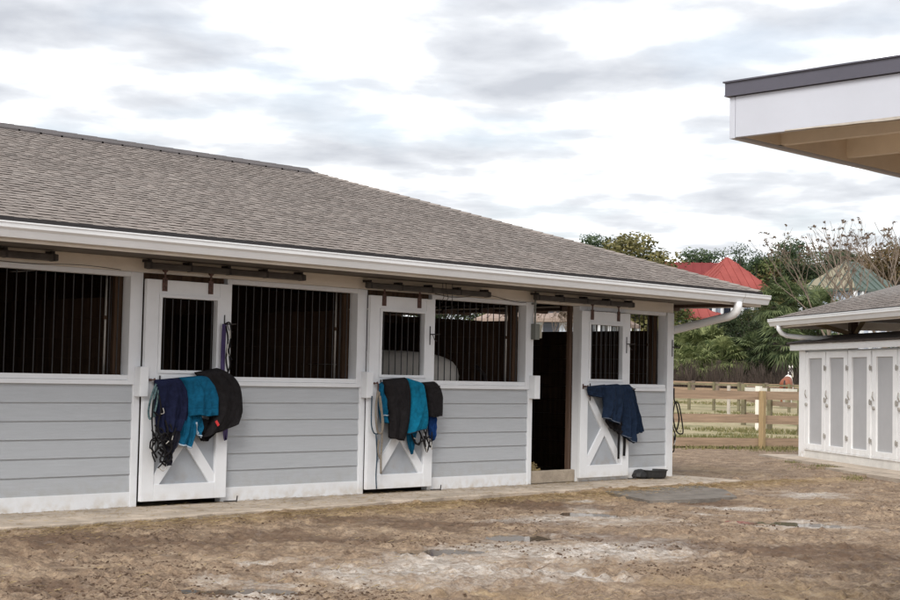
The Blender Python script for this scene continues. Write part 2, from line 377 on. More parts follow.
    h = add(mr(nz(11, 12, .7), 0, 1, 0, .45), mr(nz(70, 6, .6), 0, 1, 0, .25)); L(mr(wetm, 0, 1, .7, .15), bp.inputs['Strength']); L(h, bp.inputs['Height']); L(bp.outputs[0], b.inputs['Normal'])
    return m
me.materials.append(ground_mat())
gob = bpy.data.objects.new('ground', me); col.objects.link(gob); tag(gob, kind='structure')
def gz(x, y):
    i = min(max(np.searchsorted(xs, x)-1, 0), nx-2); j = min(max(np.searchsorted(ys, y)-1, 0), ny-2)
    return float(GZ[i, j])

def water_mat():
    m, nt, b = newmat('muddy_water'); b.inputs['Base Color'].default_value = (.15,.115,.085,1); b.inputs['Roughness'].default_value = .06; b.inputs['Specular IOR Level'].default_value = .6
    return m
WATER = water_mat()
for (wx, wy, fv, pa, pb, lev) in pud_info:
    m_ = MB(); vs = [(wx+1.45*(pa*math.cos(t)*fv[1]+pb*math.sin(t)*fv[0]), wy+1.45*(-pa*math.cos(t)*fv[0]+pb*math.sin(t)*fv[1]), lev-.003) for t in np.linspace(0, 2*PI, 40)[:-1]]
    m_.add(vs, [tuple(range(39))]); tag(m_.build('puddle', WATER), kind='structure')
# loose clods, dung crumbs and straw: uncountable litter on the dirt
cl = MB(); st = MB()
for k in range(26000):
    px = random.uniform(-40, 940); py = 486 + 130*random.random()**.8
    c = gr(px, py, -.04); x, y = c[0], c[1]
    if y > -1.15 and x < .6: continue
    if fbm(300, np.array([x]), np.array([y]), .9, 4)[0] < .55 - (.12 if random.random() < .10 else 0): continue
    s = .004+.013*random.random()**2.6*(2.0 if random.random() < .05 else 1); z = gz(x, y)+s*.25
    vs = [(x+s*random.uniform(.6,1.3)*math.cos(a), y+s*random.uniform(.6,1.3)*math.sin(a), z-s*.5) for a in np.arange(5)*2*PI/5]
    vs2 = [(x+.6*s*random.uniform(.6,1.3)*math.cos(a+.4), y+.6*s*random.uniform(.6,1.3)*math.sin(a+.4), z+s*random.uniform(0,.4)) for a in np.arange(5)*2*PI/5]
    cl.add(vs+vs2, [(i, (i+1) % 5, (i+1) % 5+5, i+5) for i in range(5)] + [(5,6,7,8,9)])
tag(cl.build('dirt_clods', L_CLOD), 'dark crumbs of mud and dung scattered over the dirt yard', 'clods', kind='stuff')
for k in range(9000):
    if k % 3: x = random.uniform(-13.5, 1.5); y = -1.02 - abs(random.gauss(0, .32)); z = max(gz(x, y), -.03)+.006
    elif k % 2: x = random.uniform(-13.5, .1); y = -random.random()**1.6*.95; z = .006
    else: c = gr(random.uniform(-20, 920), random.uniform(495, 600), -.04); x, y = c[0], c[1]; z = gz(x, y)+.008
    if y > -1.0 and z < 0: z = .006
    a = random.uniform(0, PI); l = random.uniform(.015, .05); w = .0022; dz = random.uniform(-.2,.3)*l
    dx, dy = math.cos(a)*l, math.sin(a)*l; ex, ey = -math.sin(a)*w, math.cos(a)*w
    st.add([(x-dx-ex,y-dy-ey,z),(x+dx-ex,y+dy-ey,z+dz),(x+dx+ex,y+dy+ey,z+dz+.002),(x-dx+ex,y-dy+ey,z+.002)], [(0,1,2,3)])
tag(st.build('straw_litter', L_STRAW), 'loose straw scattered along the slab and the yard', 'straw', kind='stuff')

# ------------------------------------------------------------------ barn slab
sl = MB(); top = []; n = 160
for i in range(n+1):
    x = -19 + 19.35*i/n
    e = -.93 - .10*math.sin(x*.55+1) + .05*float(fbm(51, np.array([x]), np.array([.0]), 2.0, 4)[0]-.5)*4
    top.append((x, e))
vs = []; fs = []
for i, (x, e) in enumerate(top): vs += [(x, .0 if x < .01 else .0, .0), (x, e+.015, .0), (x, e, -.012), (x, e, -.14)]
for i in range(n):
    for k in range(3): a = i*4+k; fs.append((a, a+1, a+5, a+4))
sl.add(vs, fs)
sl.add([(0.0,0,0),(.35,0,0),(.35,3,0),(0,3,0),(.35,0,-.14),(.35,3,-.14)], [(0,1,2,3),(1,4,5,2)])
sl.add([(.35,top[-1][1],0),(.35,0,0),(.35,0,-.14),(.35,top[-1][1],-.14)], [(0,3,2,1)])
tag(sl.build('concrete_slab', CONC), kind='structure')

# ------------------------------------------------------------------ barn
barn = empty('stable_barn'); tag(barn, 'long grey and white horse barn with brown shingle hip roof and sliding stall doors', 'barn')
BX = [-15.52, -12.39, -9.26, -6.13, -3.14, 0.0]      # right edges of the posts
LAP = (1.262-.155)/6
def siding(x0, x1, y=.012, z0=.155, rows=6, lap=LAP):
    m = MB()
    for k in range(rows):
        za, zb = z0+k*lap, z0+(k+1)*lap
        w = [random.uniform(-.0015,.0015) for _ in range(4)]
        m.add([(x0,y-.016,za+w[0]),(x1,y-.016,za+w[1]),(x1,y-.002,zb),(x0,y-.002,zb),(x0,y,za+w[0]),(x1,y,za+w[1])], [(0,1,2,3),(0,4,5,1)])
    m.add([(x0,y+.004,z0),(x1,y+.004,z0),(x1,y+.004,z0+rows*lap),(x0,y+.004,z0+rows*lap),(x0,y+.09,z0),(x1,y+.09,z0),(x1,y+.09,z0+rows*lap),(x0,y+.09,z0+rows*lap)],
          [(0,1,2,3),(5,4,7,6),(3,2,6,7)])
    return m
def bars(x0, x1, y, z0, z1, sp=.108, r=.0065):
    m = MB(); n = int(round((x1-x0)/sp)); 
    for i in range(n):
        x = x0 + (i+.5)*(x1-x0)/n; m.tube([(x,y,z0),(x,y,z1)], r, 6, False)
    return m
wins = [(-17.1,-15.67), (-14.25+.0,-12.54), (-11.12,-9.41), (-8.12,-6.28), (-4.99,-3.29), (-1.95,-.19)]
for i, x in enumerate(BX):
    w = .155
    p = MB()
    if i == 5:
        p.box(x-.155, x-.0, -.022, .10, 0, 2.43)
    else:
        p.box(x-w, x-.004, -.020, .10, 1.262, 2.43); p.box(x-.085, x-.004, -.020, .10, 0, 1.262)
    p.build('post', WHITE, barn, bevel=.004)
for x0, x1 in wins:
    wd = 1.262
    s0 = x0-.08; s1 = x1+.065
    siding(s0, s1).build('siding_panel', GREY, barn)
    MB().box(s0-.0, s1, -.012, .09, 0, .155).build('base_board', WHITE, barn, bevel=.003)
    w = empty('window', (0,0,0)); w.parent = barn
    f = MB(); f.box(x0-.06, x1+(.0 if x1 > -.3 else 0), -.026, .10, 1.262, 1.308); f.box(x0-.06, x1-.001, -.014, .112, 1.31, 1.36)
    f.build('sill', WHITE, w, bevel=.003)
    f = MB(); f.box(x0-.06, x0, -.014, .102, 1.36, 2.43)
    f.box(x0, x1, -.014, .102, 2.38, 2.43); f.box(x1-.002+.0, x1+.003, .0, .13, 1.362, 2.38)
    f.build('frame', WHITE, w, bevel=.003)
    f = bars(x0, x1-.03, .085, 1.36, 2.38); f.tube([(x1-.14,.125,1.36),(x1-.14,.125,2.38)], .004, 6)
    f.build('bars', BARM, w, smooth=True)
    f = MB(); f.tube([(x1-.16,.20,1.30),(x1-.155,.20,2.42)], .012, 8); f.build('tie_rod', PALE, w, smooth=True)
    f = MB(); f.tube([(x1-.158,.20,1.93),(x1-.158,.20,1.97)], .02, 8); f.box(x1-.09, x1-.0, .14, .24, 1.2, 2.5)
    f.build('inner_stud', DWOOD, w)
# header board above everything, cream white in the shade of the eave
hb = MB(); hb.box(-19, 0.0, -.008, .09, 2.432, 2.575); hb.box(-19, .0, .10, .12, 2.43, 2.6)
hb.build('header_board', HEADW, barn)
# open doorway lining
j = MB(); j.box(-2.19, -2.10, -.018, .10, 0, 2.43); j.box(-2.10, -2.012, -.016, .10, 0, 2.43)
j.build('door_jamb', WHITE, barn, bevel=.004)
MB().box(-2.25, -2.195, .105, .16, 0, 2.56).build('stud', BWOOD, barn)
MB().box(-3.13, -2.195, .02, .10, 0, .17).build('threshold', THRESH, barn, bevel=.012)
# closed doorways: dark strips standing in for the shadow gaps at the head
for x in (-15.52,-12.39,-9.26,-6.13):
    MB().box(x, x+1.05, .02, .09, 2.365, 2.43).build('head_gap_shade', DWOOD, barn)
# partitions
def boards(x0,x1,y0,y1,z1,m=DWOOD,name='stall_partition'):
    q = MB()
    if x1-x0 > y1-y0:
        n_ = max(1, int((x1-x0)/.2)); 
        for i in range(n_): a = x0+(x1-x0)*i/n_; q.box(a, a+(x1-x0)/n_-.004, y0+random.uniform(0,.006), y1, -.02, z1)
    else:
        n_ = max(1, int((z1)/.2))
        for i in range(n_): a = z1*i/n_; q.box(x0+random.uniform(0,.006), x1, y0, y1, a, a+z1/n_-.004)
    return q.build(name, m, barn)
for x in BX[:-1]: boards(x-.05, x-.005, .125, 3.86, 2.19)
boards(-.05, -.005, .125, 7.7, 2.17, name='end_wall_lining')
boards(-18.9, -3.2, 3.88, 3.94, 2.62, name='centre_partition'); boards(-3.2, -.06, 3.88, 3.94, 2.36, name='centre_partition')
rw = MB(); rw.box(-19, 0, 7.72, 7.8, 0, 2.6)
rw.build('rear_wall', GREY, barn)
ew = siding(0.14, 7.78, .0, 0, 12, 2.17/12)
e2 = MB()
for v in ew.v: e2.v.append((-v[1]+.095, v[0], v[2]))
e2.f = [tuple(reversed(f)) for f in ew.f]; e2.c = ew.c
e2.build('end_wall', GREY, barn)
ep = MB()
for y in (2.9, 5.3, 7.66): MB().box(-.10, .006, y, y+.12, 0, 2.56).build('end_post', WHITE, barn)
MB().box(-.14,.006,.101,.14,0,2.56).build('end_post', WHITE, barn)
MB().box(-19, -18.93, .1, 7.7, 0, 2.6).build('far_end_wall', GREY, barn)
# stall floor
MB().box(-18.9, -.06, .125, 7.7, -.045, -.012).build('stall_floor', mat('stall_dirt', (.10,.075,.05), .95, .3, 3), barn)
# dark timber joists above the stalls
jo = MB()
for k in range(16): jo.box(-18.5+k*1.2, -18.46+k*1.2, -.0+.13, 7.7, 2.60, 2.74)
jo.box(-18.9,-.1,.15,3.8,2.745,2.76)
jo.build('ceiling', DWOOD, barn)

# roof
YE, XE, ZE, YR, XR, ZR = -1.05, .75, 2.752, 3.89, -3.89, 4.44
XL = -20.05; YB = 8.83; XRL = XL+4.94
SL = (ZR-ZE)/4.94
deck = MB()
P = lambda x, y, z: (x, y, z)
e_ = [(XL,YE,ZE),(XE,YE,ZE),(XE,YB,ZE),(XL,YB,ZE),(XRL,YR,ZR),(XR,YR,ZR)]
lo = [(a,b,c-.03) for a,b,c in e_]
deck.add(e_+lo, [(0,1,5,4),(1,2,5),(2,3,4,5),(3,0,4),(1,0,6,7),(2,1,7,8),(3,2,8,9),(0,3,9,6),(6,10,11,7),(7,11,8),(8,11,10,9),(9,10,6)])
roof = deck.build('roof', mat('roof_deck', (.17,.155,.145), .9, .1, 2), barn)
GREYS = [(.224,.194,.175),(.240,.208,.188),(.210,.182,.165),(.254,.222,.202),(.232,.199,.180),(.216,.190,.173)]
def shingle(face, x_of, length, mb, lap=.118, w0=.0):
    """face(u, s, h) -> point; x_of(s) -> (u0, u1); length along slope"""
    k = 0; s = 0.0
    while s < length-.02:
        s1 = min(s+lap+.01, length); u0, u1 = x_of(s); v0, v1 = x_of(s1)
        DK = (.060,.050,.046)
        mb.add([face(u0,s,.007),face(u1,s,.007),face(v1,s1,.001),face(v0,s1,.001)], [(0,1,2,3)], random.choice(GREYS))
        mb.add([face(u0,s,.007),face(u0,s,-.004),face(u1,s,-.004),face(u1,s,.007)], [(0,1,2,3)], DK)
        u = u0 + random.uniform(0, .3)
        while u < u1-.1:
            w = random.choice((.07,.10,.14,.20)); gap = random.choice((.05,.08,.12,.16))
            ub = min(u+w, u1-.02); um = (u+ub)/2
            # stay inside the hip
            if um > v1-.05 or um < v0+.05: u = ub+gap; continue
            t = random.choice(GREYS); f_ = random.uniform(.9,1.1); t = tuple(q*f_ for q in t)
            hb_ = .0112
            mb.add([face(u,s-.004,hb_),face(ub,s-.004,hb_),face(ub,s1-.012,.004),face(u,s1-.012,.004),face(u,s-.004,.007),face(ub,s-.004,.007)],
                   [(0,1,2,3)], t)
            mb.add([face(u,s-.004,hb_),face(u,s-.004,.006),face(ub,s-.004,.006),face(ub,s-.004,hb_)], [(0,1,2,3)], DK)
            mb.add([face(ub,s-.004,hb_),face(ub,s-.004,.006),face(ub,s1-.012,.002)], [(0,1,2)], DK)
            u = ub+gap
        s += lap; k += 1
SLN = math.sqrt(1+SL*SL); cth, sth = 1/SLN, SL/SLN
LEN = 4.94*SLN; RUN2 = XE-XR; Q2 = RUN2/4.94; LEN2 = math.hypot(RUN2, ZR-ZE); c2_, s2_ = RUN2/LEN2, (ZR-ZE)/LEN2
fr = MB()
shingle(lambda u,s,h: (u, YE+s*cth-h*sth, ZE+s*sth+h*cth), lambda s: (XL+s*cth, XE-s*cth*Q2), LEN, fr)
shingle(lambda u,s,h: (XE-s*c2_+h*s2_, u, ZE+s*s2_+h*c2_), lambda s: (YE+s*c2_/Q2, YB-s*c2_/Q2), LEN2, fr)
fr.build('shingles', SHING, roof)
rc = MB()
for k in range(int((XR-XRL)/.3)+1):
    x = XR-.02-k*.3
    rc.add([(x-.33,YR-.17,ZR-.031),(x,YR-.17,ZR-.027),(x,YR,ZR+.055),(x-.33,YR,ZR+.050),(x-.33,YR+.17,ZR-.035),(x,YR+.17,ZR-.025),
            (x,YR-.17,ZR-.07),(x-.33,YR-.17,ZR-.07)], [(0,1,2,3),(3,2,5,4),(7,6,1,0),(1,6,5,2)])
rc.build('ridge_cap', mat('ridge_cap_shingle', (.10,.09,.09), .9, .15, 3), roof)
hc = MB()
for sx in (1,):
    n_ = 44
    for k in range(n_):
        t0 = k/n_; t1 = (k+1.25)/n_; t1 = min(t1, 1)
        a = Vector((XE,YE,ZE)).lerp(Vector((XR,YR,ZR)), t0); b = Vector((XE,YE,ZE)).lerp(Vector((XR,YR,ZR)), t1)
        o = .11; dz = .11*SL*0
        hc.add([(a.x-o,a.y-.0,a.z+.010),(a.x,a.y,a.z+.034),(a.x,a.y+o,a.z+.010),(b.x-o,b.y,b.z+.004),(b.x,b.y,b.z+.022),(b.x,b.y+o,b.z+.004)],
               [(0,1,4,3),(1,2,5,4)], random.choice(GREYS))
hc.build('hip_cap', SHING, roof)
de = MB(); de.box(XL, XE+.005, YE-.022, YE+.0, ZE-.060, ZE+.004); de.box(XE-.0, XE+.012, YE-.012, YB, ZE-.055, ZE-.001); de.build('drip_edge', DARKM, roof)
# fascia, gutter, soffit
fa = MB(); fa.box(XL, XE-.006, YE+.002, YE+.03, 2.535, ZE-.035); fa.box(XE-.03, XE-.003, YE+.03, YB, 2.535, ZE-.035)
fa.build('fascia', HEADW, barn)
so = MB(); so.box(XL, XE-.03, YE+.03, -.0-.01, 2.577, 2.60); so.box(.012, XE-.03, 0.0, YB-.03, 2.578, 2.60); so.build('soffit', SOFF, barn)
rf = MB()
for k in range(9): rf.box(.02, XE-.031, .4+k*.9, .44+k*.9, 2.50, 2.577)
rf.box(.38,.42,-1.0,7.6,2.53,2.577)
rf.build('outlooker', BWOOD, barn)
gp = [(-.014,2.712),(-.014,2.578),(-.085,2.578),(-.095,2.60),(-.112,2.64),(-.135,2.662),(-.138,2.70),(-.146,2.703),(-.146,2.716),(-.128,2.716),(-.125,2.70),(-.125,2.672),(-.10,2.645),(-.082,2.59),(-.024,2.59),(-.024,2.712)]
gu = MB(); gu.extr(gp, lambda o,z: (XL, YE+o-.012, z-.012), lambda o,z: (XE+.02, YE+o-.012, z-.012))
cap = [(-.014,2.712),(-.014,2.578),(-.085,2.578),(-.095,2.60),(-.112,2.64),(-.135,2.662),(-.138,2.70),(-.146,2.716)]
gu.extr(cap, lambda o,z: (XE+.018, YE+o-.012, z-.012), lambda o,z: (XE+.03, YE+o-.012, z-.012))
g = gu.build('gutter', WHITEC, barn)
MB().extr(cap, lambda o,z: (.10, YE+o*1.02-.0135, z-.012), lambda o,z: (.104, YE+o*1.02-.0135, z-.012)).build('gutter_joint', PALE, g)
dn = MB()
pts = [(.02,-1.13,2.575),(.02,-1.13,2.50),(.02,-1.105,2.44),(.025,-1.05,2.395),(.035,-.96,2.365),(.05,-.75,2.33),(.075,-.10,2.205),(.075,.08,2.17),(.075,.14,2.10),(.075,.14,.1)]
dn.tube(pts, .060, 12)
dn.build('downspout', WHITEC, barn, smooth=True)

# ---- sliding doors
def door(x0, ytop=0.0, label=None):
    d = empty('sliding_door', (x0, 0, 0)); d.parent = barn
    if label: d['label'] = label
    W = 1.08; z0, z1 = .055, 2.365; ya, yb = -.085, -.036
    f = MB()
    f.box(0, .155, ya, yb, z0, z1); f.box(W-.15, W, ya, yb, z0, z1)
    f.box(.155, W-.15, ya+.001, yb, z0, .225); f.box(.155, W-.15, ya+.001, yb, 2.215, z1); f.box(.155, W-.15, ya+.001, yb, 1.235, 1.385)
    f.build('door_frame', WHITE, d, bevel=.004)
    f = MB(); t = .035
    f.box(.155-.0, .155+t, ya-.012, yb+.02, 1.385, 2.215); f.box(W-.15-t, W-.15, ya-.012, yb+.02, 1.385, 2.215)
    f.box(.155+t, W-.15-t, ya-.012, yb+.02, 2.215-t, 2.215); f.box(.155+t, W-.15-t, ya-.012, yb+.02, 1.385, 1.385+t)
    f.build('window_trim', WHITE, d, bevel=.003)
    MB().box(.155, W-.15, yb-.012, yb-.002, .225, 1.235).build('panel', PGREY, d)
    f = MB(); a = (.155,0,.225); 
    def brace(p, q, y):
        x0_, x1_, z0_, z1_ = .155, W-.15, .225, 1.235; w = .056
        dr = Vector((q[0]-p[0], q[1]-p[1])).normalized(); nr = Vector((-dr.y, dr.x)); p_ = Vector(p)-dr*.3; q_ = Vector(q)+dr*.3
        poly = [p_+nr*w, p_-nr*w, q_-nr*w, q_+nr*w]
        for ax_, lim, sg in ((0,x0_,1),(0,x1_,-1),(1,z0_,1),(1,z1_,-1)):
            out = []
            for i in range(len(poly)):
                c_, n_ = poly[i], poly[(i+1) % len(poly)]; ci = (c_[ax_]-lim)*sg; ni = (n_[ax_]-lim)*sg
                if ci >= 0: out.append(c_)
                if ci*ni < 0: out.append(c_.lerp(n_, ci/(ci-ni)))
            poly = out
        k_ = len(poly); f.add([(v.x, y, v.y) for v in poly]+[(v.x, y+.03, v.y) for v in poly], [tuple(range(k_)), tuple(range(k_, 2*k_))[::-1]]+[(i, i+k_, (i+1) % k_+k_, (i+1) % k_) for i in range(k_)])
    brace((.155,.225), (W-.15,1.235), ya+.010); brace((.155,1.235), (W-.15,.225), ya+.0125)
    f.build('cross_brace', WHITE, d)
    bars(.19, W-.185, -.06, 1.41, 2.19, .10).build('bars', BARM, d, smooth=True)
    for hx in (.215, .80):
        h = MB(); h.box(hx-.03, hx+.03, ya-.011, ya-.001, 2.245, 2.385); h.box(hx-.011, hx+.011, ya-.011, ya-.001, 2.386, 2.45); h.tube([(hx,ya-.02,2.26),(hx,ya-.001,2.26)], .01); h.tube([(hx,ya-.02,2.33),(hx,ya-.001,2.33)], .01)
        h.tube([(hx,ya-.006,2.43),(hx,ya-.006,2.475)], .012); h.tube([(hx,ya-.02,2.47),(hx,ya+.01,2.47)], .028, 10); h.build('hanger', RUST, d)
    h = MB(); h.tube([(.03,ya-.03,1.315),(.11,ya-.03,1.315)], .009); h.tube([(.10,ya-.035,1.33),(.12,ya-.035,1.30),(.125,ya-.03,1.20),(.15,ya-.03,1.18)], .010); h.tube([(.06,ya,1.315),(.06,ya-.04,1.315)], .014)
    h.box(.03,.05,ya-.008,ya,1.28,1.35); h.build('latch', RUST, d)
    # blanket bar on two arms
    h = MB(); h.tube([(.19,ya,1.30),(.19,ya-.085,1.29)], .009); h.tube([(.93,ya,1.30),(.93,ya-.085,1.29)], .009); h.tube([(.17,ya-.085,1.29),(1.10,ya-.085,1.29)], .011)
    h.tube([(.185,ya-.01,1.36),(.185,ya-.01,1.12)], .008); h.build('blanket_bar', STEEL, d)
    h = MB(); h.tube([(.995,ya-.004,2.03),(.995,ya-.004,1.80)], .007); h.tube([(.995,ya-.004,1.93),(.995,ya-.05,1.93),(1.04,ya-.08,1.93),(1.09,ya-.08,1.935)], .008)
    h.tube([(.995,ya-.05,1.93),(1.03,ya-.05,1.86),(1.07,ya-.05,1.85)], .005); h.build('tack_hook', STEEL, d)
    h = MB(); h.tube([(W-.04,-.11,.015),(W+.12,-.12,.015)], .008); h.tube([(W+.12,-.12,.0),(W+.13,-.12,.07)], .007); h.build('floor_guide', STEEL, d)
    return d
def track(x0, L, zt):
    t = MB(); zz = zt
    y0, y1 = -.155, -.085
    t.add([(x0,y0,zz-.068),(x0+L,y0,zz-.068),(x0+L,y0,zz),(x0,y0,zz),(x0,y1,zz-.068),(x0+L,y1,zz-.068),(x0+L,y1,zz),(x0,y1,zz)],
          [(0,1,2,3),(3,2,6,7),(4,7,6,5),(0,3,7,4),(1,5,6,2),(0,4,5,1)])
    o = t.build('door_track', RAILM, barn, bevel=.01)
    n_ = 5
    for k in range(n_):
        b = MB(); x = x0+.05+k*(L-.1)/(n_-1); b.box(x-.012, x+.012, -.158, -.082, zz-.071, zz+.003); b.box(x-.02, x+.02, -.13, -.009, zz+.003, zz+.03)
        b.build('track_bracket', STEEL, o)
track(-18.6, 2.05, 2.535); track(-12.45, 2.12, 2.535); track(-9.31, 2.12, 2.535); track(-6.24, 2.12, 2.51); track(-3.24, 2.12, 2.525)
door(-15.52); door(-12.39); door(-9.26); door(-6.14); door(-2.215)
# door stop blocks on the posts
for x in (-12.39, -9.26, -6.13, -3.14):
    MB().box(x-.075, x+.03, -.125, -.021, 1.14, 1.45).build('door_stop', WHITE, barn, bevel=.006)
bx = MB(); bx.box(-3.20, -3.11, -.10, -.021, 1.93, 2.14)
b = bx.build('electrical_box', GALV, barn, bevel=.004)
MB().box(-3.108, -3.065, -.10, -.03, 1.95, 2.13).build('box_cover', CREAM, b, bevel=.004)
c_ = MB(); c_.tube([(-3.165,-.06,2.14),(-3.165,-.06,2.57)], .013, 8); c_.box(-3.20,-3.13,-.06,-.009,2.40,2.42); c_.build('conduit', GALV, b, smooth=False)
h = MB(); h.tube([(-.045,-.03,2.03),(-.045,-.03,1.78)], .007); h.tube([(-.045,-.03,1.92),(-.045,-.07,1.92),(.06,-.09,1.92)], .008); h.build('tack_hook', STEEL, barn)
cb = MB()
for dx in (0, .06, .17): 
    cb.tube([(-5.02+dx,-.165,2.575),(-5.02+dx,-.17,2.50),(-5.0+dx+.02*math.sin(dx*30),-.17,2.40-.2*dx),(-4.97+dx,-.10,2.33)], .004, 5)
cb.tube([(-5.02+k*.1,-.03,2.445-.03*math.sin(k*.5)) for k in range(18)], .004, 5)
cb.build('cable', STEEL, barn)
cb = MB(); cb.tube([(-10.98+k*.09,-.02,2.445-.012*math.sin(k*.42)) for k in range(17)], .003, 5); cb.build('cable', STEEL, barn)

# ------------------------------------------------------------------ blankets and tack
def drape(name, left, right, m, y0, th, parent=None, folds=5, amp=.012, seed=0, nu=36, nv=36, ybar=None, sag=.0, rnd=.5):
    """cloth hanging in front of plane y0: left/right edges as picture points, real thickness th"""
    rng = random.Random(seed)
    def conv(pl): 
        return [Vector(at(a, b, y0-th*.6)) for a, b in pl]
    Lp, Rp = conv(left), conv(right)
    def samp(pl, t):
        # Catmull-Rom over arc length
        ls = [0]
        for i in range(1, len(pl)): ls.append(ls[-1]+(pl[i]-pl[i-1]).length)
        d = t*ls[-1]
        for i in range(1, len(pl)):
            if d <= ls[i]+1e-9:
                q = (d-ls[i-1])/max(ls[i]-ls[i-1], 1e-6); p0 = pl[max(i-2,0)]; p1 = pl[i-1]; p2 = pl[i]; p3 = pl[min(i+1, len(pl)-1)]
                return .5*((2*p1)+(p2-p0)*q+(2*p0-5*p1+4*p2-p3)*q*q+(3*p1-p0-3*p2+p3)*q**3)
        return pl[-1]
    ph = [rng.uniform(0, 6.28) for _ in range(6)]; k1 = folds*rng.uniform(.8,1.2)
    vs = []; 
    U = np.linspace(0, 1, nu); Vv = np.linspace(0, 1, nv)
    fr_ = np.zeros((nv, nu, 3)); bk = np.zeros((nv, nu, 3))
    for j, v in enumerate(Vv):
        a, b = samp(Lp, v), samp(Rp, v)
        for i, u in enumerate(U):
            p = a.lerp(b, u)
            edge = 1-abs(2*u-1)**6; topr = min(1, (v/.10))**.5 if v < .10 else 1.0; botr = 1-.4*max(0,(v-.85)/.15)**2
            th_ = th*.72*(.30+.70*edge**.5)*(.35+.65*topr)
            f1 = 1-2*abs(math.sin(u*k1*PI*.55+ph[0]+v*1.1+.5*math.sin(v*3+ph[1])))**.7; f2 = math.sin(u*k1*2.3*PI+ph[2]-v*2.1)
            f3 = math.sin(v*9+u*5+ph[3])*math.sin(u*7+ph[4])
            fold = amp*1.7*(.25+.9*v)*(f1+.35*f2)+amp*.6*f3+amp*.35*math.sin(v*23+u*11+ph[5])*math.sin(u*19+ph[1])
            zz = p.z + (sag*math.sin(u*PI*1.0) if v < 0.0 else 0) + .006*math.sin(u*k1*PI+ph[5])*v
            fr_[j, i] = (p.x, y0-th_-fold, zz); bk[j, i] = (p.x, y0-.004, zz)
    m_ = MB(); vs = [tuple(q) for q in fr_.reshape(-1, 3)]+[tuple(q) for q in bk.reshape(-1, 3)]
    o = nu*nv; fs = []
    for j in range(nv-1):
        for i in range(nu-1):
            a = j*nu+i; fs.append((a, a+nu, a+nu+1, a+1)); fs.append((o+a, o+a+1, o+a+nu+1, o+a+nu))
    for j in range(nv-1):
        a = j*nu; fs.append((a, o+a, o+a+nu, a+nu)); a = j*nu+nu-1; fs.append((a, a+nu, o+a+nu, o+a))
    for i in range(nu-1):
        fs.append((i, i+1, o+i+1, o+i)); a = (nv-1)*nu+i; fs.append((a, o+a, o+a+1, a+1))
    m_.add(vs, fs)
    ob = m_.build(name, m, parent, smooth=True)
    return ob, fr_
def trim(name, frr, row, m, parent, w=.012, j0=0, j1=None, r=.006):
    pts = [Vector(p)+Vector((0,-.004,0)) for p in (frr[row, :] if isinstance(row, int) else [frr[a, b] for a, b in row])]
    mb_ = MB(); mb_.tube(pts[::2], r, 6); return mb_.build(name, m, parent, smooth=True)
def seams(frr, m, parent, rows=(), cols=()):
    mb_ = MB()
    for r_ in rows: mb_.tube([Vector(p)+Vector((0,-.001,0)) for p in frr[r_, 1:-1:2]], .0035, 5)
    for c in cols: mb_.tube([Vector(p)+Vector((0,-.001,0)) for p in frr[2:-1:2, c]], .0035, 5)
    mb_.build('seam', m, parent, smooth=True)
def strap(name, pts, m, parent=None, r=.01):
    P_ = [Vector(p) for p in pts]; out = []
    for i in range(len(P_)-1):
        p0 = P_[max(i-1,0)]; p1 = P_[i]; p2 = P_[i+1]; p3 = P_[min(i+2,len(P_)-1)]
        for q in (0,.25,.5,.75): out.append(.5*((2*p1)+(p2-p0)*q+(2*p0-5*p1+4*p2-p3)*q*q+(3*p1-p0-3*p2+p3)*q**3))
    out.append(P_[-1]); return out
def ropes(name, lists, m, r, parent=None, y=-.2):
    mb_ = MB()
    for k, l in enumerate(lists):
        pts = [at(a, b, y-.012*((i+k) % 3)) for i, (a, b) in enumerate(l)]
        mb_.tube(strap('', pts, m), r, 7)
    return mb_.build(name, m, parent, smooth=True)
def flat(name, px, m, parent, y, w=.022, t=.004):
    mb_ = MB(); pts = strap('', [at(a, b, y) for a, b in px], m)
    for a, b in zip(pts[:-1], pts[1:]):
        if (b-a).length > 1e-4: mb_.obox(a, b, t, w, up=((b-a).cross(Vector((0,1,0)))))
    return mb_.build(name, m, parent)
YF = -.09
# door one: navy, teal, charcoal
o1, f1 = drape('horse_blanket', [(158,380),(157.5,400),(159,420),(162,433)], [(184,377.5),(190,395),(191,415),(183,431)], NAVY, YF-.02, .13, seed=1)
tag(o1, 'dark navy blanket hanging at left on the leftmost barn door', 'blanket'); seams(f1, NAVY, o1, cols=(8, 26))
fl, f1b = drape('lining_flap', [(163,425),(164,440),(166,452),(168,463)], [(181,425),(180,440),(174,452),(170,466)], mat('dark_lining', (.02,.02,.035), .8, .3, 30), YF-.01, .08, parent=o1, folds=7, amp=.018, seed=11)
o2, f2 = drape('horse_blanket', [(183,377.5),(189,392),(190,405),(191,415.5)], [(208,375.5),(216,385),(219.5,399),(219,416)], TEAL, YF-.07, .13, seed=2, folds=3, amp=.008)
tag(o2, 'teal blanket folded between navy and charcoal blankets on the leftmost door', 'blanket'); seams(f2, TEAL, o2, rows=(28,), cols=(17,))
fl, f2b = drape('lower_flap', [(184,400),(182,425),(179.5,444)], [(192,400),(197,425),(193,448)], TEAL, YF-.03, .10, parent=o2, seed=12, folds=4)
trim('pale_binding', f2b, 35, BRIM, o2, r=.009)
fl, f2c = drape('lower_flap', [(192,414),(191.5,424),(195,432)], [(203,414),(203.5,428),(202,438)], TEAL, YF-.03, .09, parent=o2, seed=13, folds=3)
trim('pale_binding', f2c, [(a, int(6+a*.4)) for a in range(14, 34)], BRIM, o2, r=.011); trim('pale_binding', f2c, 35, BRIM, o2, r=.008)
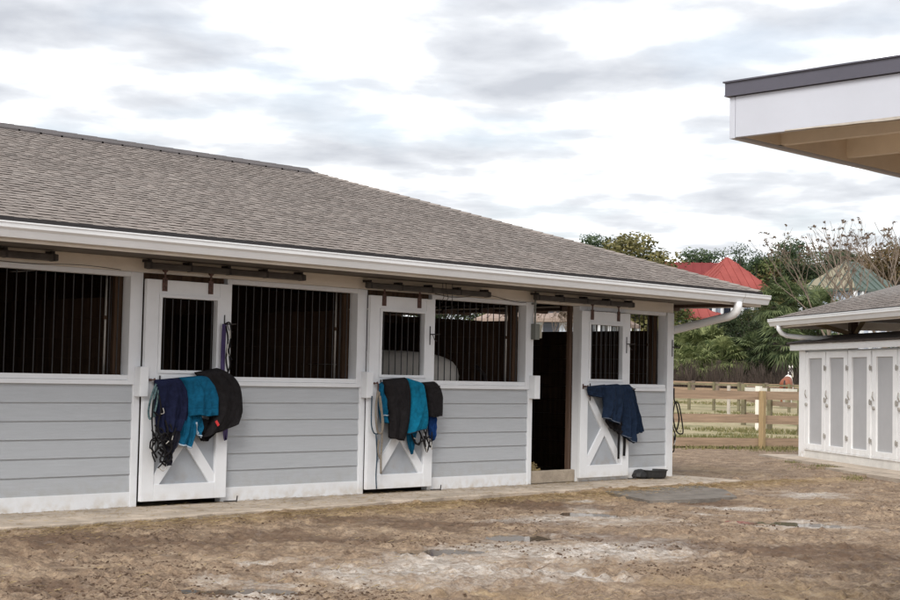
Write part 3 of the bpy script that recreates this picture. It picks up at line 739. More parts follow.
o3, f3 = drape('horse_blanket', [(199,372.5),(208,385),(216,400),(213,424),(205,438)], [(222,368),(236,377),(243.5,390),(244.5,408),(241,423)], BLACKC, YF-.03, .16, seed=3, folds=3, amp=.010)
tag(o3, 'charcoal blanket bulging past the right edge of the leftmost door', 'blanket'); seams(f3, BLACKC, o3, cols=(12, 24))
rt = MB(); p = at(216, 421, -.27); rt.obox(p, (p[0]+.035, p[1], p[2]-.05), .006, .03); rt.build('red_tag', REDT, o3)
fl, _ = drape('inner_lining', [(203,418),(200,430),(203,441)], [(220,424),(216,434),(209,441)], BLACKC, YF-.02, .06, parent=o3, seed=33, folds=5)
hp = empty('bridle', tuple(at(155, 420, -.17))); hp.location = (0,0,0)
tag(hp, 'tangled black straps and halters hanging left of the navy blanket', 'halter')
ropes('strap', [[(156,392),(153,405),(152,420),(153,440),(152,452),(155,462)], [(159,395),(161,410),(158,425),(161,440),(165,452),(163,462),(158,468)],
   [(154,412),(160,416),(163,408)], [(153,435),(158,438),(165,433),(170,440),(171,450),(165,456)], [(157,450),(162,447),(168,455),(165,465),(160,460)],[(162,440),(170,446),(173,436),(176,428)]], STRAP, .008, hp, -.20)
ropes('strap', [[(150,448),(155,452),(158,445),(156,438),(151,441),(150,448)], [(160,428),(164,432),(162,440),(157,437)], [(166,430),(171,437),(167,446)],[(155,425),(159,433),(154,441)],[(158,452),(164,457),(170,452)],[(160,462),(167,461),(171,455)]], STRAP, .009, hp, -.17)
ropes('strap', [[(156,430),(160,436),(158,446),(163,452),(160,460),(166,466)],[(165,420),(168,432),(164,444),(168,456)],[(152,430),(156,440),(152,448),(157,458)],[(159,444),(166,440),(172,446),(168,454),(160,450)],[(170,424),(173,434),(169,446),(172,458),(166,462)]], STRAP, .010, hp, -.185)
ropes('buckle', [[(163,408),(164,413),(161,414)], [(150,449),(152,452)], [(172,440),(173,436)], [(159,468),(163,471),(167,468)], [(166,444),(169,441)]], PALE, .005, hp, -.23)
t1 = ropes('lead_rope', [[(156,384),(153,392),(150,402),(148.5,412),(150,419),(154,414),(157,402),(158,390)],[(157,387),(154,398),(153,409),(155,417)]], ROPEG, .011, None, -.18)
tag(t1, 'speckled teal lead rope looped beside the straps on the leftmost door', 'lead rope')
t2 = flat('nylon_strap', [(224.5,324),(223.5,340),(222.8,360),(222.5,380)], PURP, None, -.135, .05, .012)
tag(t2, 'long purple nylon strap hanging from the hook behind the charcoal blanket', 'strap')
flat('strap_end', [(223.5,422),(224,430),(225.5,440),(227,424)], PURP, t2, -.13, .03, .012)
t3 = empty('halter'); tag(t3, 'small dark halter with pale buckle hanging beside the second window', 'halter')
ropes('strap', [[(225,324),(230,323),(231,335),(229,350),(230,365),(227,375)], [(226,326),(228,340),(226,358),(228,372)], [(231,345),(228,352),(232,360)]], STRAP, .009, t3, -.16)
ropes('buckle', [[(228,343),(227,352),(229,356)], [(230,330),(230,338)]], PALE, .008, t3, -.18)

# door two
o4, f4 = drape('horse_blanket', [(387,379.5),(390,398),(393,418),(393,438)], [(409.5,377.5),(412.5,396),(412,420),(407,441)], BLACKC, YF-.07, .15, seed=4, folds=3)
tag(o4, 'black and bright teal striped blanket hanging on the middle door', 'blanket')
fl, f5 = drape('teal_panel', [(409,377.8),(412,396),(411.5,415),(408,434)], [(424,382.5),(428,400),(430,418),(429,428)], TEAL2, YF-.065, .145, parent=o4, seed=5, folds=2, amp=.007)
seams(f5, TEAL2, o4, cols=(18,)); trim('pale_binding', f5, 35, mat('dark_binding', (.01,.03,.05), .7), o4, r=.006)
fl, f6 = drape('teal_side_panel', [(382,384),(381,398),(382,412),(383.5,423)], [(390,379),(393,395),(395,410),(395.5,423)], TEAL, YF-.02, .10, parent=o4, seed=6, folds=6, amp=.014)
trim('pale_binding', f6, 28, BRIM, o4, r=.008)
fl, _ = drape('hanging_corner', [(407,430),(409,445),(412,454)], [(418,430),(415,444),(413,454)], TEAL, YF-.02, .05, parent=o4, seed=7)
o5, f7 = drape('blanket_hood', [(425,382.5),(428,395),(430,408),(430.5,417)], [(437,381.5),(442.5,390),(443.5,402),(443,416.5)], BLACKC, YF-.04, .13, seed=8, folds=2, amp=.006)
tag(o5, 'folded black blanket hanging right of the bright teal one', 'blanket'); seams(f7, BLACKC, o5, rows=(32,))
fl, _ = drape('blue_lining', [(430,414),(430,428),(431,438)], [(437,414),(437.5,428),(435,441)], BLUEC, YF-.02, .07, parent=o5, seed=9, folds=4)
t4 = empty('halter'); tag(t4, 'black leather halter dangling below the bright teal blanket on the middle door', 'halter')
ropes('strap', [[(411,432),(414,440),(419,445),(421,436),(418,430)], [(419,430),(423,440),(426,450),(424,436)], [(424,430),(428,442),(431,447),(432,432)], [(412,436),(416,444),(424,440),(430,436)],[(427,428),(425,442),(427,452),(430,440)]], STRAP, .009, t4, -.17)
ropes('buckle', [[(426,447),(427,452)], [(431,442),(432,450)], [(414,438),(417,440)]], PALE, .006, t4, -.20)
t5 = ropes('lead_rope', [[(378,391),(376,405),(376,420),(378,432),(382,432),(383,420),(380,405),(379,392)], [(380,396),(382,415),(382,440),(381,456),(381,474)], [(379,440),(378,452),(381,460)]], ROPET, .013, None, -.16)
tag(t5, 'thick tan lead rope looped left of the striped blanket', 'lead rope')
t6 = ropes('lead_rope', [[(372,396),(371.5,410),(371.5,425),(374,433),(378,434)], [(376,434),(377,455),(376,475),(376.5,489)]], mat('dark_blue_rope', (.03,.06,.09), .9, .5, 40), .008, None, -.13)
tag(t6, 'thin dark blue rope trailing down to the slab on the middle door', 'lead rope')

# door three
o6, f8 = drape('horse_blanket', [(606,385.5),(607,397),(607.5,408),(606.5,417.5)], [(621,384),(624.5,395),(624.5,410),(623,425)], NAVY2, YF-.06, .15, seed=21, folds=3)
tag(o6, 'slate blue blanket draped nearest the latch on the slid open door', 'blanket'); trim('pale_binding', f8, 35, mat('grey_binding', (.12,.14,.18), .7), o6, r=.005); seams(f8, NAVY2, o6, cols=(20,))
fl, _ = drape('rolled_edge', [(590.5,386.5),(590.5,392),(592,396)], [(608,384.5),(609,392),(608,398)], NAVY2, YF-.03, .11, parent=o6, seed=22, folds=6, amp=.012)
fl, _ = drape('inner_lining', [(606,414),(608,422),(612,428)], [(623,418),(625,430),(620,434)], BLACKC, YF-.02, .07, parent=o6, seed=24, folds=5, amp=.015)
o7, f9 = drape('horse_blanket', [(620.5,385),(623,402),(624,420),(624.5,435)], [(632,384.5),(635,402),(638,420),(637,444)], NAVY2, YF-.03, .13, seed=23, folds=4, amp=.016)
tag(o7, 'slate blue blanket with a hanging corner reaching over the wall beside the open door', 'blanket'); trim('pale_binding', f9, 35, mat('grey_binding_b', (.12,.14,.18), .7), o7, r=.005)
fl, _ = drape('side_flap', [(631,385.5),(634,402),(637,418),(638,434)], [(634,388),(637.5,402),(641.5,418),(644,432)], NAVY2, YF-.01, .08, parent=o7, seed=25, folds=4, amp=.012)
t7 = empty('girth_strap'); tag(t7, 'pair of short black straps dangling under the slate blue blankets', 'strap')
flat('strap', [(619.5,432),(618.5,445),(618.5,459)], STRAP, t7, -.12, .04, .008); flat('strap', [(624.5,434),(624.5,446),(624,456)], STRAP, t7, -.115, .05, .008)
t8 = empty('halter'); tag(t8, 'black halter and looped lead rope hanging on the barn end corner', 'halter')
def atx(px, py, x):
    d = R @ _v(px, py); return CAM + d*((x-CAM[0])/d[0])
mb_ = MB()
for l in ([(674,388),(674,398),(675,402),(679,405),(683,430),(681,434),(677,432),(674,425)], [(673,402),(672,412),(672,424),(675,434),(675,440)], [(675,402),(673,415),(675,428)], [(676,403),(679,418),(677,430)], [(674,436),(674,450),(672,452)]):
    mb_.tube(strap('', [atx(a, b, .035+.01*(i % 2)) for i, (a, b) in enumerate(l)], None), .011, 6)
mb_.build('strap', STRAP, t8, smooth=True)
mb_ = MB(); mb_.tube([atx(674,433,.04), atx(675.5,440,.045), atx(674,445,.04)], .01); mb_.build('buckle', PALE, t8)

# feed tubs, hay, mat
def rings(cx, cy, prof, n=20, sx=1, sy=1):
    m_ = MB(); vs = []; 
    for r, z in prof:
        for k in range(n): a = 2*PI*k/n; vs.append((cx+sx*r*math.cos(a), cy+sy*r*math.sin(a), z))
    fs = [(i*n+k, i*n+(k+1) % n, (i+1)*n+(k+1) % n, (i+1)*n+k) for i in range(len(prof)-1) for k in range(n)]
    fs.append(tuple(range(n))[::-1]); fs.append(tuple((len(prof)-1)*n+k for k in range(n)))
    m_.add(vs, fs); return m_
c = gr(654, 478.5, 0)
tb = rings(c[0], c[1], [(.18,.004),(.205,.03),(.22,.11),(.235,.115),(.235,.128),(.21,.128),(.195,.04),(.10,.025)], 20, 1, .75).build('feed_tub', RUB, smooth=False); tag(tb, 'shallow black rubber feed tub on the slab under the last window', 'feed tub')
c = gr(639.5, 478.7, 0)
tb = rings(c[0], c[1], [(.11,.0),(.14,.03),(.13,.08),(.08,.12),(.03,.13)], 14, 1, .8); 
for i, v in enumerate(tb.v): tb.v[i] = (v[0]+random.uniform(-.012,.012), v[1]+random.uniform(-.012,.012), v[2]+random.uniform(0,.01))
tag(tb.build('rubber_pan', RUB), 'small crumpled black rubber pan left of the feed tub', 'pan')
hm = MB(); 
def hump(cx, cy, rx, ry, hz, n=16):
    vs = []; fs = []
    for j in range(7):
        t = j/6
        for k in range(n):
            a = 2*PI*k/n; w = 1+.12*math.sin(3*a+j); vs.append((cx+rx*math.cos(a)*math.cos(t*PI/2)*w, cy+ry*math.sin(a)*math.cos(t*PI/2)*w, hz*math.sin(t*PI/2)+random.uniform(-.015,.015)))
    for j in range(6):
        for k in range(n): fs.append((j*n+k, j*n+(k+1) % n, (j+1)*n+(k+1) % n, (j+1)*n+k))
    fs.append(tuple(6*n+k for k in range(n))); return vs, fs
hm.add(*hump(-3.02, .45, .5, .30, .30))
for k in range(900):
    a = random.uniform(0, 2*PI); t = random.random()**.6; x = -3.02+.5*t*math.cos(a); y = .45+.30*t*math.sin(a)
    if x < -3.12 or y < .19: continue
    z = .30*math.sqrt(max(0, 1-t*t))+random.uniform(0,.02); b_ = random.uniform(0, PI*2); l = .06
    hm.add([(x,y,z),(x+l*math.cos(b_),y+l*math.sin(b_),z+random.uniform(-.02,.03)),(x+l*math.cos(b_),y+l*math.sin(b_),z+.004)], [(0,1,2)])
tag(hm.build('hay_pile', HAY), 'pile of loose hay just inside the open stall doorway', 'hay')
rm = MB(); prs = [(598,489.8),(612,493),(650,500.5),(700,499),(737,496.5),(725,489.5),(700,485.5),(640,487),(600,487.5)]
pp = [gr(a, b, -.02) for a, b in prs]; z0 = -.028
vs = [(p[0], p[1], z0+.006) for p in pp]+[(p[0], p[1], z0-.05) for p in pp]; n_ = len(pp)
rm.add(vs, [tuple(range(n_)), tuple(range(n_, 2*n_))[::-1]]+[(i, i+n_, (i+1) % n_+n_, (i+1) % n_) for i in range(n_)])
tag(rm.build('rubber_mat', MATR), 'worn grey rubber mat lying on the dirt in front of the slab end', 'mat')

# ------------------------------------------------------------------ horses
def horse(name, loc, rz, coat, label, cat='horse', neck=.6, mane=MANE, scale=1.0, patch=None, hturn=0.0):
    root = empty(name, loc, rz); root.scale = (scale,)*3; tag(root, label, cat)
    V = {}; E = []; order = []
    def add(k, p, r, par=None):
        order.append(k); V[k] = (p, r)
        if par: E.append((par, k))
    # x forwards
    add('hip', (-.54,0,1.20), (.27,.30)); add('rump', (-.80,0,1.14), (.19,.235), 'hip'); add('belly2', (-.18,0,1.13), (.29,.31), 'hip'); add('belly1', (.22,0,1.12), (.28,.32), 'belly2'); add('chest', (.52,0,1.16), (.23,.29), 'belly1')
    n1 = (.80, .10*hturn, 1.16+.34*neck); n2 = (1.05, .25*hturn, 1.16+.68*neck); pl = (1.17, .38*hturn, 1.16+.85*neck)
    add('neck1', n1, (.13,.22), 'chest'); add('neck2', n2, (.095,.16), 'neck1'); add('poll', pl, (.095,.12), 'neck2')
    dx = 1 if neck > 0 else .75
    add('face', (pl[0]+.20*dx, pl[1]+.12*hturn, pl[2]-.18), (.075,.10), 'poll'); add('muzzle', (pl[0]+.36*dx, pl[1]+.22*hturn, pl[2]-.38), (.06,.065), 'face')
    for s, t in ((1,'a'),(-1,'b')):
        add('ear'+t, (pl[0]-.03, pl[1]+.07*s, pl[2]+.13), (.022,.03), 'poll'); add('eart'+t, (pl[0]-.02, pl[1]+.08*s, pl[2]+.21), (.008,.01), 'ear'+t)
        add('sh'+t, (.50,.15*s,.92), (.11,.14), 'chest'); add('el'+t, (.46,.16*s,.74), (.07,.09), 'sh'+t); add('kn'+t, (.50,.16*s,.45), (.048,.055), 'el'+t); add('fe'+t, (.50,.16*s,.13), (.035,.04), 'kn'+t); add('ho'+t, (.54,.16*s,.03), (.055,.055), 'fe'+t)
        add('th'+t, (-.60,.15*s,.93), (.14,.18), 'hip'); add('st'+t, (-.50,.17*s,.74), (.09,.11), 'th'+t); add('hk'+t, (-.78,.16*s,.50), (.05,.06), 'st'+t); add('pa'+t, (-.72,.16*s,.14), (.036,.042), 'hk'+t); add('hh'+t, (-.68,.16*s,.03), (.055,.055), 'pa'+t)
    me_ = bpy.data.meshes.new('body'); me_.from_pydata([V[k][0] for k in order], [(order.index(a), order.index(b)) for a, b in E], [])
    ob = bpy.data.objects.new('body', me_); col.objects.link(ob); ob.parent = root
    sk = ob.modifiers.new('skin', 'SKIN')
    for i, k in enumerate(order): me_.skin_vertices[0].data[i].radius = V[k][1]; me_.skin_vertices[0].data[i].use_root = (i == 0)
    sk.use_smooth_shade = True; sb = ob.modifiers.new('sub', 'SUBSURF'); sb.levels = sb.render_levels = 2
    me_.materials.append(coat)
    tl = MB(); 
    for k in range(26):
        oy = random.uniform(-.05,.05); l = random.uniform(.55,.85)
        tl.tube([(-.96,oy*.3,1.26),(-1.07,oy*.7,1.15),(-1.09+random.uniform(-.02,.02),oy,.9),(-1.06,oy*1.2,1.26-l)], [.022,.02,.014,.004], 5)
    tl.build('tail', mane, root, smooth=True)
    mn = MB()
    c1, c2, c3 = Vector((.5,0,1.46)), Vector((n1[0]-.08,n1[1],n1[2]+.20)), Vector((pl[0]-.06,pl[1],pl[2]+.12))
    for k in range(40):
        t = k/39; p = (c1.lerp(c2, t*2) if t < .5 else c2.lerp(c3, t*2-1)); s = random.choice((-1,1))
        mn.tube([p+Vector((0,0,-.03)), p+Vector((-.03,.05*s,.01)), p+Vector((-.06,.13*s,-.16))], [.02,.018,.004], 4)
    mn.build('mane', mane, root, smooth=True)
    ey = MB()
    for s in (1,-1): ey.tube([(pl[0]+.10*dx, pl[1]+(.07)*s+.05*hturn, pl[2]-.05),(pl[0]+.10*dx, pl[1]+.088*s+.05*hturn, pl[2]-.05)], [.022,.012], 8)
    ey.build('eyes', MANE, root)
    return root
# grey horse in the third stall, rump towards the divider, behind bars
horse('horse', (-4.16, 1.74, .0), PI-.86, HORSEW, 'grey horse standing in the middle stall behind the window bars', neck=-.25, scale=1.25, hturn=.1)
def pinto():
    m, nt, b = newmat('pinto_coat'); L = nt.links.new
    tc = N(nt, 'ShaderNodeTexCoord'); nz = N(nt, 'ShaderNodeTexNoise'); nz.inputs['Scale'].default_value = 1.1; L(tc.outputs['Object'], nz.inputs['Vector'])
    sx = N(nt, 'ShaderNodeSeparateXYZ'); L(tc.outputs['Object'], sx.inputs[0])
    ad = N(nt, 'ShaderNodeMath', operation='MULTIPLY_ADD'); L(sx.outputs['X'], ad.inputs[0]); ad.inputs[1].default_value = .45; L(nz.outputs['Fac'], ad.inputs[2])
    rp = N(nt, 'ShaderNodeValToRGB'); rp.color_ramp.interpolation = 'CONSTANT'; e = rp.color_ramp.elements; e[0].color = (.22,.065,.03,1); e[1].position = .56; e[1].color = (.72,.68,.64,1)
    L(ad.outputs[0], rp.inputs[0]); L(rp.outputs[0], b.inputs['Base Color']); b.inputs['Roughness'].default_value = .6; return m
hp_ = far(786.5, 400, 67); az = math.atan2(hp_[1]-CAM[1], hp_[0]-CAM[0])
horse('horse', (hp_[0], hp_[1], .36), az-.10, pinto(), 'chestnut and white pinto horse far out in the paddock, seen from behind', neck=.75, hturn=-.2, scale=.95)

# ------------------------------------------------------------------ fences
def fence(label, pts, rails, postm, railm, hpost, pw=.11, topm=None, topfrom=None, zoff=0, front=True, toplabel=None, rh=.14):
    """pts: list of post positions (x, y); rails: heights of rail centres"""
    f0 = empty('paddock_fence', (0,0,0)); tag(f0, label, 'fence')
    zs = [float(rise(np.array(p[0]), np.array(p[1])))-.06+zoff for p in pts]
    for (x, y), z in zip(pts, zs):
        m_ = MB(); m_.box(x-pw/2, x+pw/2, y-pw/2, y+pw/2, z-.2, z+hpost+random.uniform(-.02,.03)); m_.build('post', postm, f0, bevel=.008)
    for (a, b), (za, zb) in zip(zip(pts[:-1], pts[1:]), zip(zs[:-1], zs[1:])):
        d = Vector((b[0]-a[0], b[1]-a[1], 0)).normalized(); nrm = Vector((d.y, -d.x, 0))
        if (Vector((CAM[0]-a[0], CAM[1]-a[1], 0))).dot(nrm) > 0: nrm = -nrm
        o = nrm*(pw/2+.022)
        for k, h in enumerate(rails):
            m_ = MB(); j1, j2 = random.uniform(-.012,.012), random.uniform(-.012,.012)
            m_.obox((a[0]+o.x, a[1]+o.y, za+h+j1), (b[0]+o.x, b[1]+o.y, zb+h+j2), .04, rh)
            m_.build('rail', railm, f0)
    return f0
def seg(p, q, n): return [(p[0]+(q[0]-p[0])*i/n, p[1]+(q[1]-p[1])*i/n) for i in range(n+1)]
dr = (.872, -.49); P0 = gr(762, 449, -.06)
near_pts = [(P0[0]+dr[0]*t, P0[1]+dr[1]*t) for t in (-10.0,-7.4,-4.9,-2.45+.0,0,2.45,4.9,7.4)]
near_pts = [(P0[0]+dr[0]*t, P0[1]+dr[1]*t) for t in (-12.2,-9.1,-6.1,-3.05,0,3.05,6.1)]
near_pts = [p for i, p in enumerate(near_pts)]
fence('brown plank fence on square yellow posts, nearest behind the yard', [near_pts[i] for i in (0,2,4,6)], (1.20, .66, .14), FP, FW, 1.31, .12, rh=.19)
q1 = far(716, 415, 64); q2 = far(743.5, 427, 49.5); q3 = far(769.5, 430, 46); q4 = (q3[0]+(q3[0]-q2[0])*1.0, q3[1]+(q3[1]-q2[1])*1.0)
fB = fence('paddock fence with a white top board, second behind the yard', [(q2[0],q2[1]), (q3[0],q3[1]), q4, (2*q4[0]-q3[0], 2*q4[1]-q3[1])], (.85,.35), FG, FW, 1.33, .13)
for a, b in ((q2,q3),(q3,q4),(q4,(2*q4[0]-q3[0], 2*q4[1]-q3[1]))):
    MB().obox((a[0]-.1,a[1]-.12,1.20),(b[0]-.1,b[1]-.12,1.20), .04, .13).build('rail', FWH, fB, label='white painted top rail')
MB().box(q3[0]-.42, q3[0]-.27, q3[1]+.1, q3[1]+.25, -.1, 1.32).build('post', FWH, fB, label='white painted post')
qa, qb = far(640, 410, 62), far(840, 410, 62)
fence('low weathered fence crossing the middle of the paddock', seg(qa, qb, 8), (1.10,.62), FG, FG, 1.18, .10, rh=.08)
qa, qb = far(600, 395, 86), far(870, 395, 82)
fence('far rail fence along the brush at the paddock edge', seg(qa, qb, 11), (.80,.45), BARK2, FW, .92, .16, rh=.20)
wp = far(700, 410, 57)
tag(MB().box(wp[0]+.9-.05, wp[0]+.9+.05, wp[1]-.7-.05, wp[1]-.7+.05, 0, 1.30).build('fence_post', mat('faded_white_post', (.42,.38,.33), .8, .2, 4), bevel=.01), 'lone faded white post standing in the paddock', 'post')

# paddock grass: tufts
gs = MB()
for k in range(9000):
    t = random.random()
    if t < .25:
        u_ = random.uniform(-12, 7); x = P0[0]+dr[0]*u_+random.gauss(0,.35); y = P0[1]+dr[1]*u_+random.gauss(0,.35)+.1; h_ = .10
    else:
        D = random.uniform(31, 74); c = far(random.uniform(665, 815), 400, D); x, y = c[0], c[1]; h_ = .12
        if (x-9.3)*.5+(y-6.8)*.87 < .3: continue
        if fbm(400, np.array([x]), np.array([y]), .35, 3)[0] < .60: continue
    z = float(rise(np.array(x), np.array(y)))-.07
    for q in range(3):
        a = random.uniform(0, PI*2); w = .02; hh = h_*random.uniform(.5,1.2); xx = x+random.uniform(-.08,.08); yy = y+random.uniform(-.08,.08)
        gs.add([(xx-w*math.cos(a),yy-w*math.sin(a),z),(xx+w*math.cos(a),yy+w*math.sin(a),z),(xx+random.uniform(-.05,.05),yy+random.uniform(-.05,.05),z+hh)], [(0,1,2)])
for (px, py, rx, ry, n_) in ((686,480,14,1.5,260),(830,468,26,1.5,300),(855,478,12,2,160),(800,462,20,1,160),(790,450,45,2,500),(690,446,20,1.5,160)):
    for k in range(n_):
        c = gr(random.gauss(px, rx*.5), random.gauss(py, ry*.5), -.04); x, y = c[0], c[1]; z = gz(x, y)
        if x < .36 and y > -1.05: continue
        a = random.uniform(0, PI*2); w = .008; hh = random.uniform(.02,.06)
        gs.add([(x-w*math.cos(a),y-w*math.sin(a),z),(x+w*math.cos(a),y+w*math.sin(a),z),(x+random.uniform(-.03,.03),y+random.uniform(-.03,.03),z+hh)], [(0,1,2)])
tag(gs.build('grass', L_GRASS), 'short patchy grass in the paddock and along the slabs', 'grass', kind='stuff')

# ------------------------------------------------------------------ locker shed + pavilion on the right
A_ = Vector((7.19, 2.14, 0)); U_ = Vector((-.5857,-.8105,0)); NN = Vector((.8105,-.5857,0))   # along wall towards camera; into the shed
def S(s, o, z): v = A_ + U_*s + NN*o; return (v.x, v.y, z)
def sbox(m_, s0, s1, o0, o1, z0, z1):
    return m_.add([S(s0,o0,z0),S(s1,o0,z0),S(s1,o1,z0),S(s0,o1,z0),S(s0,o0,z1),S(s1,o0,z1),S(s1,o1,z1),S(s0,o1,z1)],
        [(0,1,2,3),(7,6,5,4),(4,5,1,0),(5,6,2,1),(6,7,3,2),(7,4,0,3)])
locker = empty('tack_lockers', (0,0,0)); tag(locker, 'row of tall white lockers with grey panels under the right hand roof', 'lockers')
sbox(MB(), -.20, 9.7, .004, 1.1, .0, .15).build('base', MASON, locker)
sbox(MB(), -.20, 9.7, .05, 1.1, .155, 2.06).build('cabinet', LWHITE, locker)
sbox(MB(), -.22, .075, .0, .05, .0, 2.06).build('corner_board', LWHITE, locker, bevel=.004)
m_ = MB(); sbox(m_, -.40, 9.9, -.12, -.09, 2.065, 2.185); sbox(m_, -.40, -.37, -.09, 1.2, 2.065, 2.185); m_.build('header_board', LWHITE, locker, bevel=.004)
m_ = MB(); m_.add([S(-.46,-.17,2.187),S(10,-.17,2.187),S(10,.62,2.355),S(-.46,.62,2.355),S(-.46,1.3,2.20),S(10,1.3,2.20),S(-.46,-.17,2.215),S(10,-.17,2.215),S(10,.62,2.385),S(-.46,.62,2.385),S(-.46,1.3,2.23),S(10,1.3,2.23)],
   [(6,7,8,9),(9,8,11,10),(0,1,7,6),(3,2,1,0),(4,5,2,3),(0,6,9,3),(3,9,10,4),(5,4,10,11)]); m_.build('locker_roof', mat('dark_brown_shingle', (.075,.058,.052), .9, .3, 6, .3, 40), locker)
PT = .958
for k in range(10):
    s0 = .085 + k*PT; s1 = s0+PT-.03
    if k >= 3: s0 += .03; s1 += .03
    d = empty('locker_door', S(s0,0,0)); d.parent = locker; d.matrix_parent_inverse = Matrix.Identity(4); d.location = (0,0,0)
    m_ = MB(); za, zb = .175, 2.03; fw = .155
    sbox(m_, s0, s0+fw, .0, .045, za, zb); sbox(m_, s1-fw, s1, .0, .045, za, zb); sbox(m_, s0+fw, s1-fw, .002, .045, za, za+.10); sbox(m_, s0+fw, s1-fw, .002, .045, zb-.12, zb)
    m_.build('door_frame', LWHITE, d, bevel=.003)
    sbox(MB(), s0+fw, s1-fw, .032, .044, za+.10, zb-.12).build('panel', LPANEL, d)
    m_ = MB()
    for z in (.45, 1.12, 1.72): sbox(m_, s1-.05, s1+.05, -.014, -.001, z-.03, z+.03); m_.tube([S(s1,-.02,z-.05), S(s1,-.02,z+.05)], .012)
    m_.build('hinge', PALE, d)
    m_ = MB(); m_.tube([S(s0+.08,-.03,1.02), S(s0+.08,-.001,1.02)], .035, 10); m_.tube([S(s0+.08,-.03,1.30), S(s0+.10,-.05,1.22), S(s0+.08,-.01,1.15)], .012); m_.build('door_pull', PALE, d)
    sbox(MB(), s0, s1, -.012, .035, .15, .172).build('door_sill', LWHITE, d)
m_ = MB(); m_.add([S(-.9,-.55,.0),S(10,-.55,.0),S(10,2.2,.0),S(-.9,2.2,.0),S(-.9,-.55,-.15),S(10,-.55,-.15),S(-.9,2.2,-.15)], [(0,1,2,3),(0,4,5,1),(3,6,4,0)])
m_.add([S(3.2,-.95,-.004),S(10,-.95,-.004),S(10,-.556,-.004),S(3.2,-.556,-.004),S(3.2,-.95,-.15),S(10,-.95,-.15),S(3.2,-.556,-.15)], [(0,1,2,3),(0,4,5,1),(3,6,4,0)])
tag(m_.build('pavement', CONC), kind='structure')
PINE = mat('pine_brace', (.36,.27,.16), .8, .15, 5)
pav = empty('open_pavilion', (0,0,0)); tag(pav, 'open sided pavilion with grey shingle hip roof and white gutter above the lockers', 'pavilion')
E0 = (-.38, -.45); ZP = 2.70; DP = 4.6; LP_ = 16.0; slp = .348
def hipface(m_, z):
    s0, o0 = E0; s1, o1 = s0+LP_, o0+2*DP; c = [S(s0,o0,z),S(s1,o0,z),S(s1,o1,z),S(s0,o1,z),S(s0+DP,o0+DP,z+DP*slp),S(s1-DP,o0+DP,z+DP*slp)]
    m_.add(c+[(a,b,q-.03) for a,b,q in c], [(0,1,5,4),(1,2,5),(2,3,4,5),(3,0,4),(6,7,1,0),(7,8,2,1),(8,9,3,2),(9,6,0,3),(10,11,7,6),(11,8,7),(10,9,8,11),(10,6,9)])
m_ = MB(); hipface(m_, ZP); rf2 = m_.build('roof', mat('pavilion_deck', (.17,.155,.145), .9, .1, 2), pav)
m_ = MB()
def fc(u, s, h): v = A_ + U_*u + NN*(E0[1]+s*cth-h*sth); return (v.x, v.y, ZP+s*sth+h*cth)
shingle(fc, lambda s: (E0[0]+s*cth, E0[0]+LP_-s*cth), DP*SLN, m_)
def fc2(u, s, h): v = A_ + U_*(E0[0]+s*cth-h*sth) + NN*u; return (v.x, v.y, ZP+s*sth+h*cth)
m2 = MB(); shingle(fc2, lambda s: (E0[1]+s*cth, E0[1]+2*DP-s*cth), DP*SLN, m2); m_.add(m2.v, m2.f); m_.c = m_.c[:-len(m2.f)]+m2.c
m_.build('shingles', SHING, rf2)
m_ = MB(); gpp = [(o, z-.045) for o, z in gp]
m_.extr(gpp, lambda o,z: S(E0[0]-.02, E0[1]+o, z), lambda o,z: S(E0[0]+LP_, E0[1]+o, z)); m_.extr([(o, z-.045) for o, z in cap], lambda o,z: S(E0[0]-.03, E0[1]+o, z), lambda o,z: S(E0[0]-.018, E0[1]+o, z))
gg = m_.build('gutter', WHITEC, pav)
m_ = MB(); sbox(m_, E0[0], E0[0]+LP_, E0[1]-.012, E0[1]-.001, ZP-.045, ZP+.001); m_.build('drip_edge', DARKM, rf2)
m_ = MB(); sbox(m_, E0[0], E0[0]+LP_, E0[1]+.001, E0[1]+.03, ZP-.20, ZP-.032); sbox(m_, E0[0], E0[0]+.03, E0[1]+.031, E0[1]+2*DP, ZP-.20, ZP-.032); m_.build('fascia', HEADW, pav)
m_ = MB()
for k in range(18):
    s = E0[0]+.5+k*.9; l_ = min(DP, (s-E0[0]), (E0[0]+LP_-s)); m_.obox(S(s, E0[1]+.04, ZP-.11), S(s, E0[1]+.04+max(l_-.1,.3), ZP-.11+slp*max(l_-.1,.3)), .04, .13)
m_.obox(S(E0[0]+.05,E0[1]+.05,ZP-.11), S(E0[0]+DP,E0[1]+DP,ZP-.11+slp*DP), .05, .15)
m_.build('rafter', BWOOD, pav)

for s in (.56, 4.2, 7.6):
    m_ = MB(); sbox(m_, s, s+.14, .66, .80, 0, 2.70); m_.build('post', BWOOD, pav)
    m_ = MB(); m_.obox(S(s+.14,.73,2.36), S(s+.85,.73,2.85), .04, .08); m_.build('brace', PINE, pav)
    m_ = MB(); m_.obox(S(s+.07,.64,2.40), S(s+.07,-.25,2.62), .04, .08); m_.build('brace', PINE, pav)
for s in (.95, 5.2, 10.0):
    m_ = MB(); sbox(m_, s, s+.14, 7.8, 7.94, 0, 2.62); m_.build('post', BWOOD, pav)
m_ = MB(); a = Vector(S(E0[0]+.38,E0[1]-.06,2.535)); m_.tube([a, a+Vector((0,0,-.07)), a+NN*.05+Vector((0,0,-.14)), a+NN*.16+Vector((0,0,-.19)), a+NN*.30+U_*.25+Vector((0,0,-.22)), a+NN*.62+U_*.6+Vector((0,0,-.25)), a+NN*1.2+U_*.75+Vector((0,0,-.27))], .048, 12); m_.build('downspout', WHITEC, pav, smooth=True)

